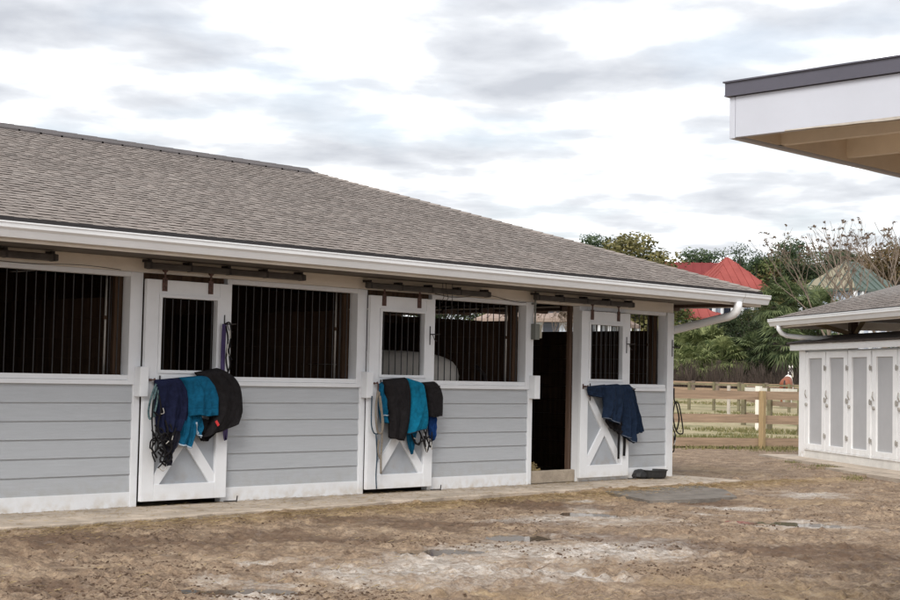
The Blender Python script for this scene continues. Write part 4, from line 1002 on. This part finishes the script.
# ------------------------------------------------------------------ roof corner overhead, top right
side = empty('side_building', (0,0,0)); tag(side, 'white eave corner with dark roof edge reaching in at the upper right', 'building')
cx_, cy_ = -12.01, -9.11
X1, Y1 = -3.0, -20.0; zb_, zt_ = 2.55, 2.742
WF = mat('white_fascia_paint', (.50,.52,.58), .45, .04, 1.5, .05, 20)
BG = mat('beige_underside_paint', (.82,.75,.64), .65, .10, 3.0, .12, 25)
m_ = MB(); m_.box(cx_, cx_+.03, Y1, cy_-.032, zb_, zt_)
ff = m_.build('fascia', WF, side, bevel=.002)
m_ = MB(); ky = [cy_-.30-.06*k for k in range(60)]; kz = [2.551-min(1,k/12)*(.005+.006*abs(math.sin(k*.23))+.002*math.sin(k*1.7)) for k in range(60)]
for k in range(59): m_.add([(cx_-.004,ky[k],2.556),(cx_-.004,ky[k+1],2.556),(cx_-.006,ky[k+1],kz[k+1]),(cx_-.006,ky[k],kz[k]),(cx_+.02,ky[k],kz[k]),(cx_+.02,ky[k+1],kz[k+1])], [(0,1,2,3),(3,2,5,4)])
m_.build('peeled_edge', mat('peeled_beige_edge', (.42,.38,.33), .7, .2, 9), side)
m_ = MB(); m_.box(cx_, X1, cy_-.03, cy_, zb_-.004, zt_-.001); m_.build('fascia', WF, side, bevel=.002)
m_ = MB(); m_.box(cx_-.018, X1, Y1, cy_+.018, zt_+.002, zt_+.008); m_.box(cx_-.016, cx_-.006, Y1, cy_+.016, zt_+.008, zt_+.066); m_.box(cx_-.006, X1, cy_+.006, cy_+.016, zt_+.008, zt_+.066)
m_.box(cx_-.024, X1, Y1, cy_+.024, zt_+.066, zt_+.073)
m_.build('drip_edge', mat('slate_drip_edge', (.085,.082,.105), .4, .1, 3), side)
m_ = MB(); xm, ym = (cx_+X1)/2, (cy_+Y1)/2; zr_ = zt_+.073
m_.add([(cx_,Y1,zr_),(X1,Y1,zr_),(X1,cy_,zr_),(cx_,cy_,zr_),(xm,Y1+4.5,zr_+.12),(xm,cy_-4.5,zr_+.12)], [(3,0,4,5),(0,1,4),(1,2,5,4),(2,3,5)]); m_.build('roof', mat('side_shingles', (.17,.155,.145), .9, .2, 8), side)
m_ = MB()
for k, x in enumerate((cx_+.36, cx_+.98, cx_+1.6, cx_+2.2, cx_+2.8)): m_.box(x, x+.04, Y1+.1, cy_-.032, 2.575 if k else 2.50+.06, 2.735)
m_.build('rafter', BG, side)
m_ = MB(); m_.box(cx_+.031, X1, Y1, cy_-.033, 2.736, 2.741); m_.build('underside', BG, side)
m_ = MB(); m_.box(cx_+.031, X1-.1, cy_-.05, cy_-.033, 2.56, 2.735); m_.build('inner_trim', mat('beige_trim', (.66,.57,.46), .7, .1, 3), side)
m_ = MB()
for k in range(15): m_.box(cx_+2.4+.004*(k % 2), X1-1-.004*(k % 2), Y1+1+.004*(k % 2), cy_-2.4-.004*(k % 2), -.1+k*.189, -.1+(k+1)*.189)
m_.build('wall', GREY, side)
MB().box(cx_+2.37, cx_+2.50, cy_-2.50, cy_-2.37, -.1, 2.735).build('corner_board', WHITE, side)

# ------------------------------------------------------------------ trees
def leaves(m_, c, r, n, size, flat_=1.0, up=.4):
    if size > .12: n = int(n*3.6); size *= .56
    c = np.array(c); 
    for k in range(n):
        d = RNG.normal(size=3); d /= np.linalg.norm(d); q = RNG.random()**.45
        p = c + d*q*np.array(r)
        nrm = d*.7+RNG.normal(size=3)*.6+np.array([0,0,up]); nrm /= np.linalg.norm(nrm)
        a = np.cross(nrm, RNG.normal(size=3)); a /= np.linalg.norm(a); b = np.cross(nrm, a)
        s = size*(.6+.8*RNG.random())
        m_.add([p-a*s-b*s*.5, p+a*s-b*s*.3, p+a*s*.7+b*s*.6, p-a*s*.5+b*s*.55], [(0,1,2,3)])
def make_tree(name, h, spread, nclump, nleaf, size, lm, base=.25, shape='round', seed=0):
    random.seed(seed); root = empty(name, (0,0,0)); t = MB(); top = h*.82
    bend = [(random.uniform(-.2,.2)*k*.4, random.uniform(-.2,.2)*k*.4) for k in range(6)]
    sp = [Vector((bend[k][0], bend[k][1], top*k/5)) for k in range(6)]
    t.tube(sp, [h*.03*(1-.15*k) for k in range(6)], 7); lf = MB()
    for k in range(nclump):
        v = (k+.5)/nclump; z = h*(base+(1-base)*v)
        prof = {'round': math.sin(PI*min(.97, .16+.8*v))**.6, 'cone': 1.05-.8*v, 'flat': .55+.55*v}[shape]
        rr = spread*prof*math.sqrt(random.uniform(.05,1)); a = random.uniform(0, 2*PI)*1.0+k*2.4
        c = Vector((rr*math.cos(a), rr*math.sin(a), z))
        i = min(4, int(v*4.2)); t.tube([sp[i], sp[i].lerp(c, .55)+Vector((0,0,-.1)), c], [h*.012,h*.007,h*.003], 5)
        cr = spread*random.uniform(.26,.46); leaves(lf, c, (cr, cr, cr*.62), nleaf, size)
    t.build('trunk', BARK, root); lf.build('crown', lm, root)
    return root
def dup(root):
    r = root.copy(); col.objects.link(r)
    for ch in root.children: c = ch.copy(); col.objects.link(c); c.parent = r
    return r
protos = {
 'oak': [make_tree('oak_tree', 11, 4.2, 46, 75, .20, L_DARK, .10, 'round', 1), make_tree('oak_tree', 10, 4.6, 44, 75, .20, L_DARK, .12, 'round', 2)],
 'broad': [make_tree('broadleaf_tree', 10, 3.6, 40, 70, .19, L_MID, .12, 'round', 3)],
 'pine': [make_tree('pine_tree', 13, 2.9, 46, 70, .17, L_PINE, .42, 'round', 4), make_tree('pine_tree', 12.5, 3.3, 46, 65, .17, L_PINE, .38, 'flat', 5)],
 'rust': [make_tree('autumn_tree', 9, 3.4, 46, 70, .17, L_RUST, .15, 'round', 6)],
 'olive': [make_tree('olive_green_tree', 10, 3.4, 40, 70, .18, L_OLIVE, .12, 'round', 8)],
}
used = set()
KIND = {'oak':('dense dark oak','tree'),'broad':('mid green broadleaf tree','tree'),'pine':('tall pine with bare lower trunk','tree'),'rust':('rust tinted autumn tree','tree'),'olive':('olive green tree','tree')}
def put(kind, px, pytop, D, label, w=1.0, pybase=None, k=0):
    pr = protos[kind][k % len(protos[kind])]
    o = pr if pr.name not in used and pr not in used and id(pr) not in used else dup(pr)
    used.add(id(pr))
    c = far(px, pytop, D); g0 = float(rise(np.array(c[0]), np.array(c[1])))-.1
    hh = {'oak':(11,10)[k % 2],'broad':10,'pine':(13,12.5)[k % 2],'rust':9,'olive':10}[kind]*1.02
    s = (c[2]-g0)/hh; o.location = (c[0], c[1], g0); o.scale = (s*w, s*w, s); o.rotation_euler = (0,0,random.uniform(0,6.28))
    tag(o, label, 'tree', 'trees behind the paddock'); return o
TR = [
 ('pine',598,237,125,'tall pine poking above the barn roof, left of a wider green tree',1.0,0),
 ('olive',622,236,118,'wide olive green tree rising above the barn roof, second from the left',1.35,0),
 ('broad',643,252,120,'lower green tree peeking over the barn roof, left of the red roof',1.0,0),
 ('pine',582,247,135,'small distant pine tip at the left end of the treetops above the barn',.8,1),
 ('pine',676,262,160,'small distant pine at the left tip of the red roof',1.0,1),
 ('pine',702,250,150,'bushy pine top behind the red roof ridge',1.3,0),
 ('pine',742,250,150,'slender pine just right of the red roof peak',.9,1),
 ('pine',756,258,140,'short pine over the right slope of the red roof',.9,0),
 ('broad',772,262,150,'green tree at the right tip of the red roof',1.1,0),
 ('pine',793,240,150,'highest pine top left of the bare tree',.9,0),
 ('pine',812,247,150,'dark pine directly behind the left branches of the bare tree',1.2,1),
 ('rust',796,262,140,'rust tinted tree between the red roof and the green roofed house',1.1,0),
 ('olive',785,285,112,'olive tree below the rust tinted one, right of the red roof',1.1,0),
 ('pine',838,252,125,'pine behind the middle of the bare tree',1.2,0),
 ('oak',852,258,130,'dark oak behind the peak of the green roof',.9,1),
 ('rust',873,256,128,'rust tinted tree right of the green roof peak',1.1,0),
 ('rust',895,248,118,'rust tinted tree at the right edge of the treeline',1.1,0),
 ('rust',884,262,124,'small rust tinted tree over the green roof slope',1.0,0),
 ('broad',786,262,140,'green tree between the red roof and the rust tinted tree',1.2,0),
 ('oak',806,262,120,'dark oak behind the trunks of the wide bare tree',1.1,0),
 ('olive',772,276,150,'olive tree touching the right corner of the red roof',.9,0),
 ('pine',720,262,155,'distant pine filling the skyline behind the red pyramid roof',1.3,1),
 ('oak',725,318,101,'dark oak low behind the clump of palms',1.0,0),
 ('oak',750,312,103,'dark oak filling the gap between barn gutter and lockers',1.0,1),
 ('oak',772,322,98,'dark oak right behind the far pinto horse',1.0,0),
 ('oak',800,318,102,'dark oak behind the left end of the lockers',1.0,1),
 ('oak',700,322,106,'dark oak behind the barn corner, left of the gap',1.0,1),
 ('olive',752,312,110,'olive tree above the dark oaks, left of the pavilion gutter',1.0,0),
 ('broad',735,318,108,'green tree right under the barn gutter end',1.0,0),
 ('broad',818,285,112,'green tree left of the pale house wall',.9,0),
 ('oak',835,312,108,'dark oak seen through the gap above the lockers',1.2,0),
 ('oak',875,312,112,'dark oak behind the right half of the pavilion',1.2,1),
 ('oak',905,290,116,'dark oak at the far right behind the pavilion roof',1.2,0),
 ('oak',660,300,128,'dark oak hidden mostly behind the barn, left of the red porch',1.0,0),
 ('oak',630,290,125,'dark oak seen through the open top of the last stall',1.1,1),
 ('oak',560,290,128,'dark oak glimpsed through the open stall doorway gap',1.2,0),
 ('rust',535,285,120,'rust tinted tree glimpsed through the middle stall top gap',1.2,0),
 ('broad',500,290,128,'green tree glimpsed through the bars of the third window',1.2,0),
 ('oak',440,285,130,'dark oak beyond the barn, hidden by its roof',1.2,1),
]
for kind, px, pt, D, lab, w, k in TR: put(kind, px, pt, D, lab, w, k=k)

# bare trees with seed tufts
def bare(px, pytop, D, pybase, label, seed, spread=1.0, tw=1.0):
    random.seed(seed)
    c = far(px, pytop, D); g0 = float(rise(np.array(c[0]), np.array(c[1])))-.1; h = c[2]-g0
    root = empty('bare_tree', (c[0], c[1], g0)); tag(root, label, 'tree', 'bare trees')
    t = MB(); tf = MB()
    def rec(p, d, l, r, dep):
        q = p + d*l*.5 + Vector((random.uniform(-.06,.06),random.uniform(-.06,.06),0))*l; e = p + d*l
        t.tube([p, q, e], [r, r*.85, r*.68], 5 if dep > 1 else 7, False)
        if dep == 0:
            if random.random() < .45: leaves(tf, e, (.13,.13,.08), 7, .06)
            return
        n_ = 2 if random.random() < .7 else 3
        for k in range(n_):
            ax = Vector((random.uniform(-1,1), random.uniform(-1,1), random.uniform(-.1,.3))).normalized()
            nd = (d + ax*random.uniform(.35,.66)*spread + Vector((0,0,.16))).normalized()
            rec(e, nd, l*random.uniform(.68,.86), r*.60, dep-1)
    for k in range(3):
        a = k*2.1+random.random(); d = Vector((.30*math.cos(a), .30*math.sin(a), 1)).normalized()
        rec(Vector((.15*math.cos(a), .15*math.sin(a), 0)), d, h*.27, h*.0115*tw, 6 if px < 880 else 4)
    zmax = max(v[2] for v in t.v); k_ = h/zmax
    for mm in (t, tf): mm.v = [(a*k_*1.0, b*k_*1.0, cc*k_) for a, b, cc in mm.v]
    t.build('trunk', BARK2, root); tf.build('crown', L_TUFT, root); return root
bare(838, 213, 82, 300, 'wide bare tree with brown seed tufts in front of the green roofed house', 5, 1.1)
#bare(862, 219, 84, 300, 'bare tree standing just right of the widest bare one', 9, .9)
bare(903, 214, 74, 300, 'bare tree cut by the right picture edge above the pavilion', 12, 1.0)
bare(553, 290, 60, 400, 'bare tree glimpsed beyond the open stall doorway', 14, 1.0)

# palms: trunk and fans of drooping leaflets
def palm(px, pytop, D, r, label, lm, seed, n=34):
    random.seed(seed); c = far(px, pytop, D); g0 = float(rise(np.array(c[0]), np.array(c[1])))-.1; h = max(c[2]-g0-r*.45, .4)
    root = empty('palm_tree', (c[0], c[1], g0)); tag(root, label, 'palm tree', 'cabbage palms')
    MB().tube([(0,0,0),(.05,0,h*.5),(0,.05,h)], [.24,.19,.21], 8).build('trunk', BARK, root)
    f = MB()
    for k in range(n):
        a = random.uniform(0, 2*PI); el = random.uniform(-.9, 1.35); st_ = r*random.uniform(.35,.6)
        d = Vector((math.cos(a)*math.cos(el), math.sin(a)*math.cos(el), math.sin(el))); hub = Vector((0,0,h)) + d*st_
        f.tube([(0,0,h), hub], [.02,.012], 4, False)
        side_ = d.cross(Vector((0,0,1)));
        if side_.length < .1: side_ = Vector((1,0,0))
        side_.normalize(); upv = side_.cross(d).normalized()
        for j in range(17):
            b = (j-8)/8*1.9; dd = (d*math.cos(b)+side_*math.sin(b)).normalized(); l = r*random.uniform(.34,.48)
            p1 = hub+dd*l*.55+upv*.03; p2 = hub+dd*l + Vector((0,0,-.30*l)); w = dd.cross(upv).normalized()*.035*r/1.6
            f.add([hub, p1-w, p1+w, p2], [(0,1,2),(1,3,2)])
    f.build('crown', lm, root); return root
PL = [(684,338,98,2.0,'bright palm touching the barn corner'), (706,334,97,2.3,'bright palm in the middle of the clump beside the barn'), (720,346,95,2.1,'bright palm at the right of the clump beside the barn'),
      (693,352,93,1.8,'low bright palm at the front of the clump beside the barn')]
for i, (a, b, D, r, lab) in enumerate(PL): palm(a, b, D, r, lab, L_PALM, 40+i, 42)
PL = [(776,292,94,2.1,'dark palm right of the barn gutter end, above the pavilion gutter'), (790,286,95,2.4,'dark palm behind the left tip of the pavilion roof'), (784,328,92,2.4,'dark palm under the pavilion gutter, left of the lockers'), (800,306,96,2.3,'dark palm behind the pavilion roof edge'),(757,338,99,2.0,'dark palm in the shade between barn and lockers'),
      (820,296,98,2.2,'dark palm at the foot of the bare trees'),(835,322,99,2.3,'dark palm seen through the gap over the lockers')]
for i, (a, b, D, r, lab) in enumerate(PL): palm(a, b, D, r, lab, L_DPALM, 60+i, 40)

# brush along the foot of the trees
br = MB(); random.seed(3)
for k in range(20000):
    D = random.uniform(87, 94); px = random.uniform(560, 1000) if k % 4 else random.uniform(200, 700); c = far(px, 385, D); x, y = c[0], c[1]; z = float(rise(np.array(x), np.array(y)))-.1
    h_ = random.uniform(.5, 1.9)*(1 if random.random() < .7 else .6)*(.7+.5*math.sin(px*.13)**2); a = random.uniform(0, PI*2); w = random.uniform(.008,.022); lx, ly = random.uniform(-.8,.8), random.uniform(-.5,.5)
    br.add([(x-w*math.cos(a),y-w*math.sin(a),z),(x+w*math.cos(a),y+w*math.sin(a),z),(x+lx+w,y+ly,z+h_),(x+lx-w,y+ly,z+h_)], [(0,1,2,3)])
tag(br.build('brush', L_BRUSH), 'brown leafless brush along the foot of the trees', 'brush', kind='stuff')
wd = MB(); random.seed(4)
for k in range(210):
    px = random.uniform(420, 1000); D = random.uniform(101, 112); top_ = random.uniform(345, 372); c = far(px, top_, D)
    leaves(wd, c-np.array([0,0,.6]), (1.6,1.6,1.3), 110, .20)
tag(wd.build('undergrowth', L_DARK), 'dark thicket of shrubs behind the brown brush', 'undergrowth', kind='stuff')

# ------------------------------------------------------------------ houses
def hip(m_, c, ax, w, d, z, h, ridge):
    """rectangular hip roof centred at c, ax = long axis angle"""
    ca, sa = math.cos(ax), math.sin(ax); f_ = lambda u, v, q: (c[0]+u*ca-v*sa, c[1]+u*sa+v*ca, q)
    v_ = [f_(-w/2,-d/2,z),f_(w/2,-d/2,z),f_(w/2,d/2,z),f_(-w/2,d/2,z),f_(-ridge/2,0,z+h),f_(ridge/2,0,z+h)]
    m_.add(v_+[(a,b,q-.18) for a,b,q in v_[:4]], [(0,1,5,4),(1,2,5),(2,3,4,5),(3,0,4),(6,7,1,0),(7,8,2,1),(8,9,3,2),(9,6,0,3),(9,8,7,6)])
    # raised seams of the metal sheets, running up each slope
    for a, b, c1, c2 in ((0,1,4,5),(1,2,5,5),(2,3,5,4),(3,0,4,4)):
        A, B, T1, T2 = Vector(v_[a]), Vector(v_[b]), Vector(v_[c1]), Vector(v_[c2]); L_ = (B-A).length; e = (B-A)/L_
        o1 = (T1-A).dot(e); o2 = (B-T2).dot(e); up = (T1-A)-e*o1; n_ = int(L_/.75)
        for k in range(1, n_):
            u = L_*k/n_; q = min(1, u/max(o1, .01), (L_-u)/max(o2, .01))
            if q > .08: m_.obox(A+e*u+Vector((0,0,.03)), A+e*u+up*q+Vector((0,0,.03)), .10, .07)
    return f_
def house(name, label, c, ax, w, d, zeave, h, ridge, roofm, wallm, over=.8, windows=True, g0=1.3, porch=True, side=False):
    root = empty(name, (0,0,0)); tag(root, label, 'house')
    m_ = MB(); f_ = hip(m_, c, ax, w, d, zeave, h, ridge); rr = m_.build('roof', roofm, root)
    if side: rr.data.materials.append(mat('sheen_tan_roof_side', (.24,.215,.15), .6, .2, .8)); rr.data.polygons[3].material_index = 1; rr.data.polygons[0].material_index = 1 if False else 0  # sky sheen on the left slope, put into its colour as tan
    wv = MB(); o = over
    v_ = [f_(a*(w/2-o), b*(d/2-o), q) for q in (g0-.2, zeave-.19) for a, b in ((-1,-1),(1,-1),(1,1),(-1,1))]
    wv.add(v_, [(0,1,5,4),(1,2,6,5),(2,3,7,6),(3,0,4,7)]); wv.build('wall', wallm, root)
    for fl in range(2):
        for sgn, hw, ll in ((-1, d/2-o, w),):
            n_ = int((w-2*o)/1.7)
            for k in range(n_):
                u = -(w/2-o)+(k+.5)*(w-2*o)/n_; q0 = g0+1+fl*(zeave-g0)/2
                for sg in (-1, 1):
                    mm = MB(); vv = sg*(d/2-o+.03)
                    mm.add([f_(u-.45,vv,q0),f_(u+.45,vv,q0),f_(u+.45,vv,q0+1.5),f_(u-.45,vv,q0+1.5),f_(u-.45,vv-.03*sg,q0),f_(u+.45,vv-.03*sg,q0),f_(u+.45,vv-.03*sg,q0+1.5),f_(u-.45,vv-.03*sg,q0+1.5)],
                        [(0,1,2,3),(0,4,5,1),(1,5,6,2),(2,6,7,3),(3,7,4,0)]); mm.build('window', HWIN, root)
            n_ = max(1, int((d-2*o)/1.9))
            for k in range(n_):
                v = -(d/2-o)+(k+.5)*(d-2*o)/n_; q0 = g0+1+fl*(zeave-g0)/2
                for sg in (-1, 1):
                    mm = MB(); uu = sg*(w/2-o+.03)
                    mm.add([f_(uu,v-.45,q0),f_(uu,v+.45,q0),f_(uu,v+.45,q0+1.5),f_(uu,v-.45,q0+1.5),f_(uu-.03*sg,v-.45,q0),f_(uu-.03*sg,v+.45,q0),f_(uu-.03*sg,v+.45,q0+1.5),f_(uu-.03*sg,v-.45,q0+1.5)],
                        [(0,1,2,3),(0,4,5,1),(1,5,6,2),(2,6,7,3),(3,7,4,0)]); mm.build('window', HWIN, root)
    if porch:
        for a, b in ((-1,-1),(1,-1),(1,1),(-1,1)):
            mm = MB(); p = f_(a*(w/2-.15), b*(d/2-.15), 0); mm.box(p[0]-.12,p[0]+.12,p[1]-.12,p[1]+.12,g0-.2,zeave-.19); mm.build('porch_post', WHITE, root)
        for k in range(5):
            mm = MB(); p = f_(-(w/2-.15)+(k+.8)*(w-.3)/5.6, -(d/2-.15), 0); mm.box(p[0]-.10,p[0]+.10,p[1]-.10,p[1]+.10,g0-.2,zeave-.19); mm.build('porch_post', WHITE, root)
    return root, f_
D1 = 132.0
ap = far(728, 256.5, D1); ev = far(768, 288, D1); s_px = D1/F
axr = math.atan2(AX[1], AX[0])
vdir = math.atan2(ap[1]-CAM[1], ap[0]-CAM[0])
c = far(727, 300, D1+3)
house('red_roofed_house', 'house with a red metal pyramid roof above the barn gutter', (c[0], c[1]), vdir-PI/2+.50, 6.0, 6.0, ev[2], ap[2]-ev[2]+.15, .3, REDR, HWALL2, .9)
c = far(693, 300, D1+6)
rt_ = far(680, 262.5, D1+6)
house('red_roofed_house', 'lower red roofed house wing left of the red pyramid roof', (c[0], c[1]), vdir-PI/2+.10, 9.5, 5.0, rt_[2]-2.6, 2.6, 6.0, mat('darker_red_metal_roof', (.17,.038,.038), .85, .1, .8, spec=.15), HWALL2, .7)  # wing roof in a darker red than the pyramid roof
c = far(697, 310, D1-8); z1_ = far(697, 318.5, D1-8)[2]; z2_ = far(697, 307, D1-8)[2]
house('red_roofed_porch', 'small red roofed porch seen under the barn downspout', (c[0], c[1]), vdir-PI/2+.2, 5.2, 3.6, z1_, z2_-z1_, .8, REDR, HWALL2, .5)
D2 = 105.0
c = far(851, 290, D2); ze = far(845, 291, D2)[2]; zp = far(867, 261.5, D2)[2]
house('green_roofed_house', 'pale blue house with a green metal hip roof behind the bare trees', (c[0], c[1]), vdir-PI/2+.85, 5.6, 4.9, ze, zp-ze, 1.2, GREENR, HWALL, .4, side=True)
c = far(560, 330, 80); 
house('distant_outbuilding', 'brown roofed outbuilding glimpsed through the open stall doorway', (c[0], c[1]), vdir-.3, 9, 6, far(560, 322, 80)[2], 1.6, 4, mat('brown_outbuilding_roof', (.26,.20,.17), .8, .2, .6), HWALL, .5, g0=.4)

# ------------------------------------------------------------------ sky and light
w = bpy.data.worlds.new('World'); scene.world = w; w.use_nodes = True
nt = w.node_tree; L = nt.links.new; bgn = nt.nodes['Background']
sky = N(nt, 'ShaderNodeTexSky'); sky.sky_type = 'NISHITA'; sky.sun_disc = False
SUN_EL, SUN_AZ = math.radians(42), math.radians(210)       # azimuth measured from +x towards +y
sky.sun_elevation = SUN_EL; sky.sun_rotation = PI/2-SUN_AZ; sky.air_density = 1.2; sky.dust_density = 2.5
tc = N(nt, 'ShaderNodeTexCoord'); sx = N(nt, 'ShaderNodeSeparateXYZ'); L(tc.outputs['Generated'], sx.inputs[0])
za = N(nt, 'ShaderNodeMath', operation='MAXIMUM'); L(sx.outputs['Z'], za.inputs[0]); za.inputs[1].default_value = 0.0
zb = N(nt, 'ShaderNodeMath', operation='ADD'); L(za.outputs[0], zb.inputs[0]); zb.inputs[1].default_value = .085
dx_ = N(nt, 'ShaderNodeMath', operation='DIVIDE'); L(sx.outputs['X'], dx_.inputs[0]); L(zb.outputs[0], dx_.inputs[1])
dy_ = N(nt, 'ShaderNodeMath', operation='DIVIDE'); L(sx.outputs['Y'], dy_.inputs[0]); L(zb.outputs[0], dy_.inputs[1])
cv = N(nt, 'ShaderNodeCombineXYZ'); L(dx_.outputs[0], cv.inputs[0]); L(dy_.outputs[0], cv.inputs[1])
mr_ = N(nt, 'ShaderNodeMapping'); mr_.inputs['Rotation'].default_value = (0,0,math.radians(-45)); L(cv.outputs[0], mr_.inputs['Vector'])
mp = N(nt, 'ShaderNodeMapping'); mp.inputs['Location'].default_value = (3.7, 1.9, 0); mp.inputs['Scale'].default_value = (2.6,2.5,1); L(mr_.outputs[0], mp.inputs['Vector'])
n1 = N(nt, 'ShaderNodeTexNoise'); n1.inputs['Scale'].default_value = 1.0; n1.inputs['Detail'].default_value = 9; n1.inputs['Roughness'].default_value = .50; n1.inputs['Distortion'].default_value = .1; L(mp.outputs[0], n1.inputs['Vector'])
n4 = N(nt, 'ShaderNodeTexNoise'); n4.inputs['Scale'].default_value = .22; n4.inputs['Detail'].default_value = 2; L(mp.outputs[0], n4.inputs['Vector'])
cs = N(nt, 'ShaderNodeMath', operation='MULTIPLY_ADD'); L(n4.outputs['Fac'], cs.inputs[0]); cs.inputs[1].default_value = .5; L(n1.outputs['Fac'], cs.inputs[2])
zf = N(nt, 'ShaderNodeMapRange'); zf.inputs[1].default_value = .05; zf.inputs[2].default_value = .30; zf.inputs[3].default_value = -.045; zf.inputs[4].default_value = .085; L(za.outputs[0], zf.inputs[0])
cz = N(nt, 'ShaderNodeMath', operation='ADD'); L(cs.outputs[0], cz.inputs[0]); L(zf.outputs[0], cz.inputs[1])
rp = N(nt, 'ShaderNodeValToRGB'); e = rp.color_ramp.elements
e[0].position = .60; e[0].color = (16.,16.,15.9,1); e[1].position = .96; e[1].color = (2.9,3.0,3.25,1)
k = e.new(.72); k.color = (5.3,5.38,5.5,1); k = e.new(.80); k.color = (4.0,4.1,4.3,1)
L(cz.outputs[0], rp.inputs['Fac'])
n2 = N(nt, 'ShaderNodeTexNoise'); n2.inputs['Scale'].default_value = .55; n2.inputs['Detail'].default_value = 4; L(mp.outputs[0], n2.inputs['Vector'])
cvf = N(nt, 'ShaderNodeMapRange'); cvf.inputs[1].default_value = .30; cvf.inputs[2].default_value = .50; cvf.inputs[3].default_value = .75; cvf.inputs[4].default_value = .97; L(n2.outputs['Fac'], cvf.inputs[0])
mx = N(nt, 'ShaderNodeMixRGB'); L(cvf.outputs[0], mx.inputs[0]); L(sky.outputs[0], mx.inputs[1]); L(rp.outputs[0], mx.inputs[2])
L(mx.outputs[0], bgn.inputs['Color']); bgn.inputs['Strength'].default_value = .1
sun = bpy.data.lights.new('sun', 'SUN'); sun.energy = 1.5; sun.angle = math.radians(30); sun.color = (1,.96,.90)
so_ = bpy.data.objects.new('sun', sun); col.objects.link(so_)
sd = Vector((math.cos(SUN_EL)*math.cos(SUN_AZ), math.cos(SUN_EL)*math.sin(SUN_AZ), math.sin(SUN_EL)))
so_.rotation_euler = sd.to_track_quat('Z', 'Y').to_euler(); so_.location = (0, 0, 30)
vs_ = scene.view_settings; vs_.view_transform = 'Standard'; vs_.look = 'None'; vs_.gamma = 1; vs_.use_curve_mapping = False; vs_.exposure = 1.15
scene.render.engine = 'CYCLES'; scene.render.resolution_x = 1024; scene.render.resolution_y = 683
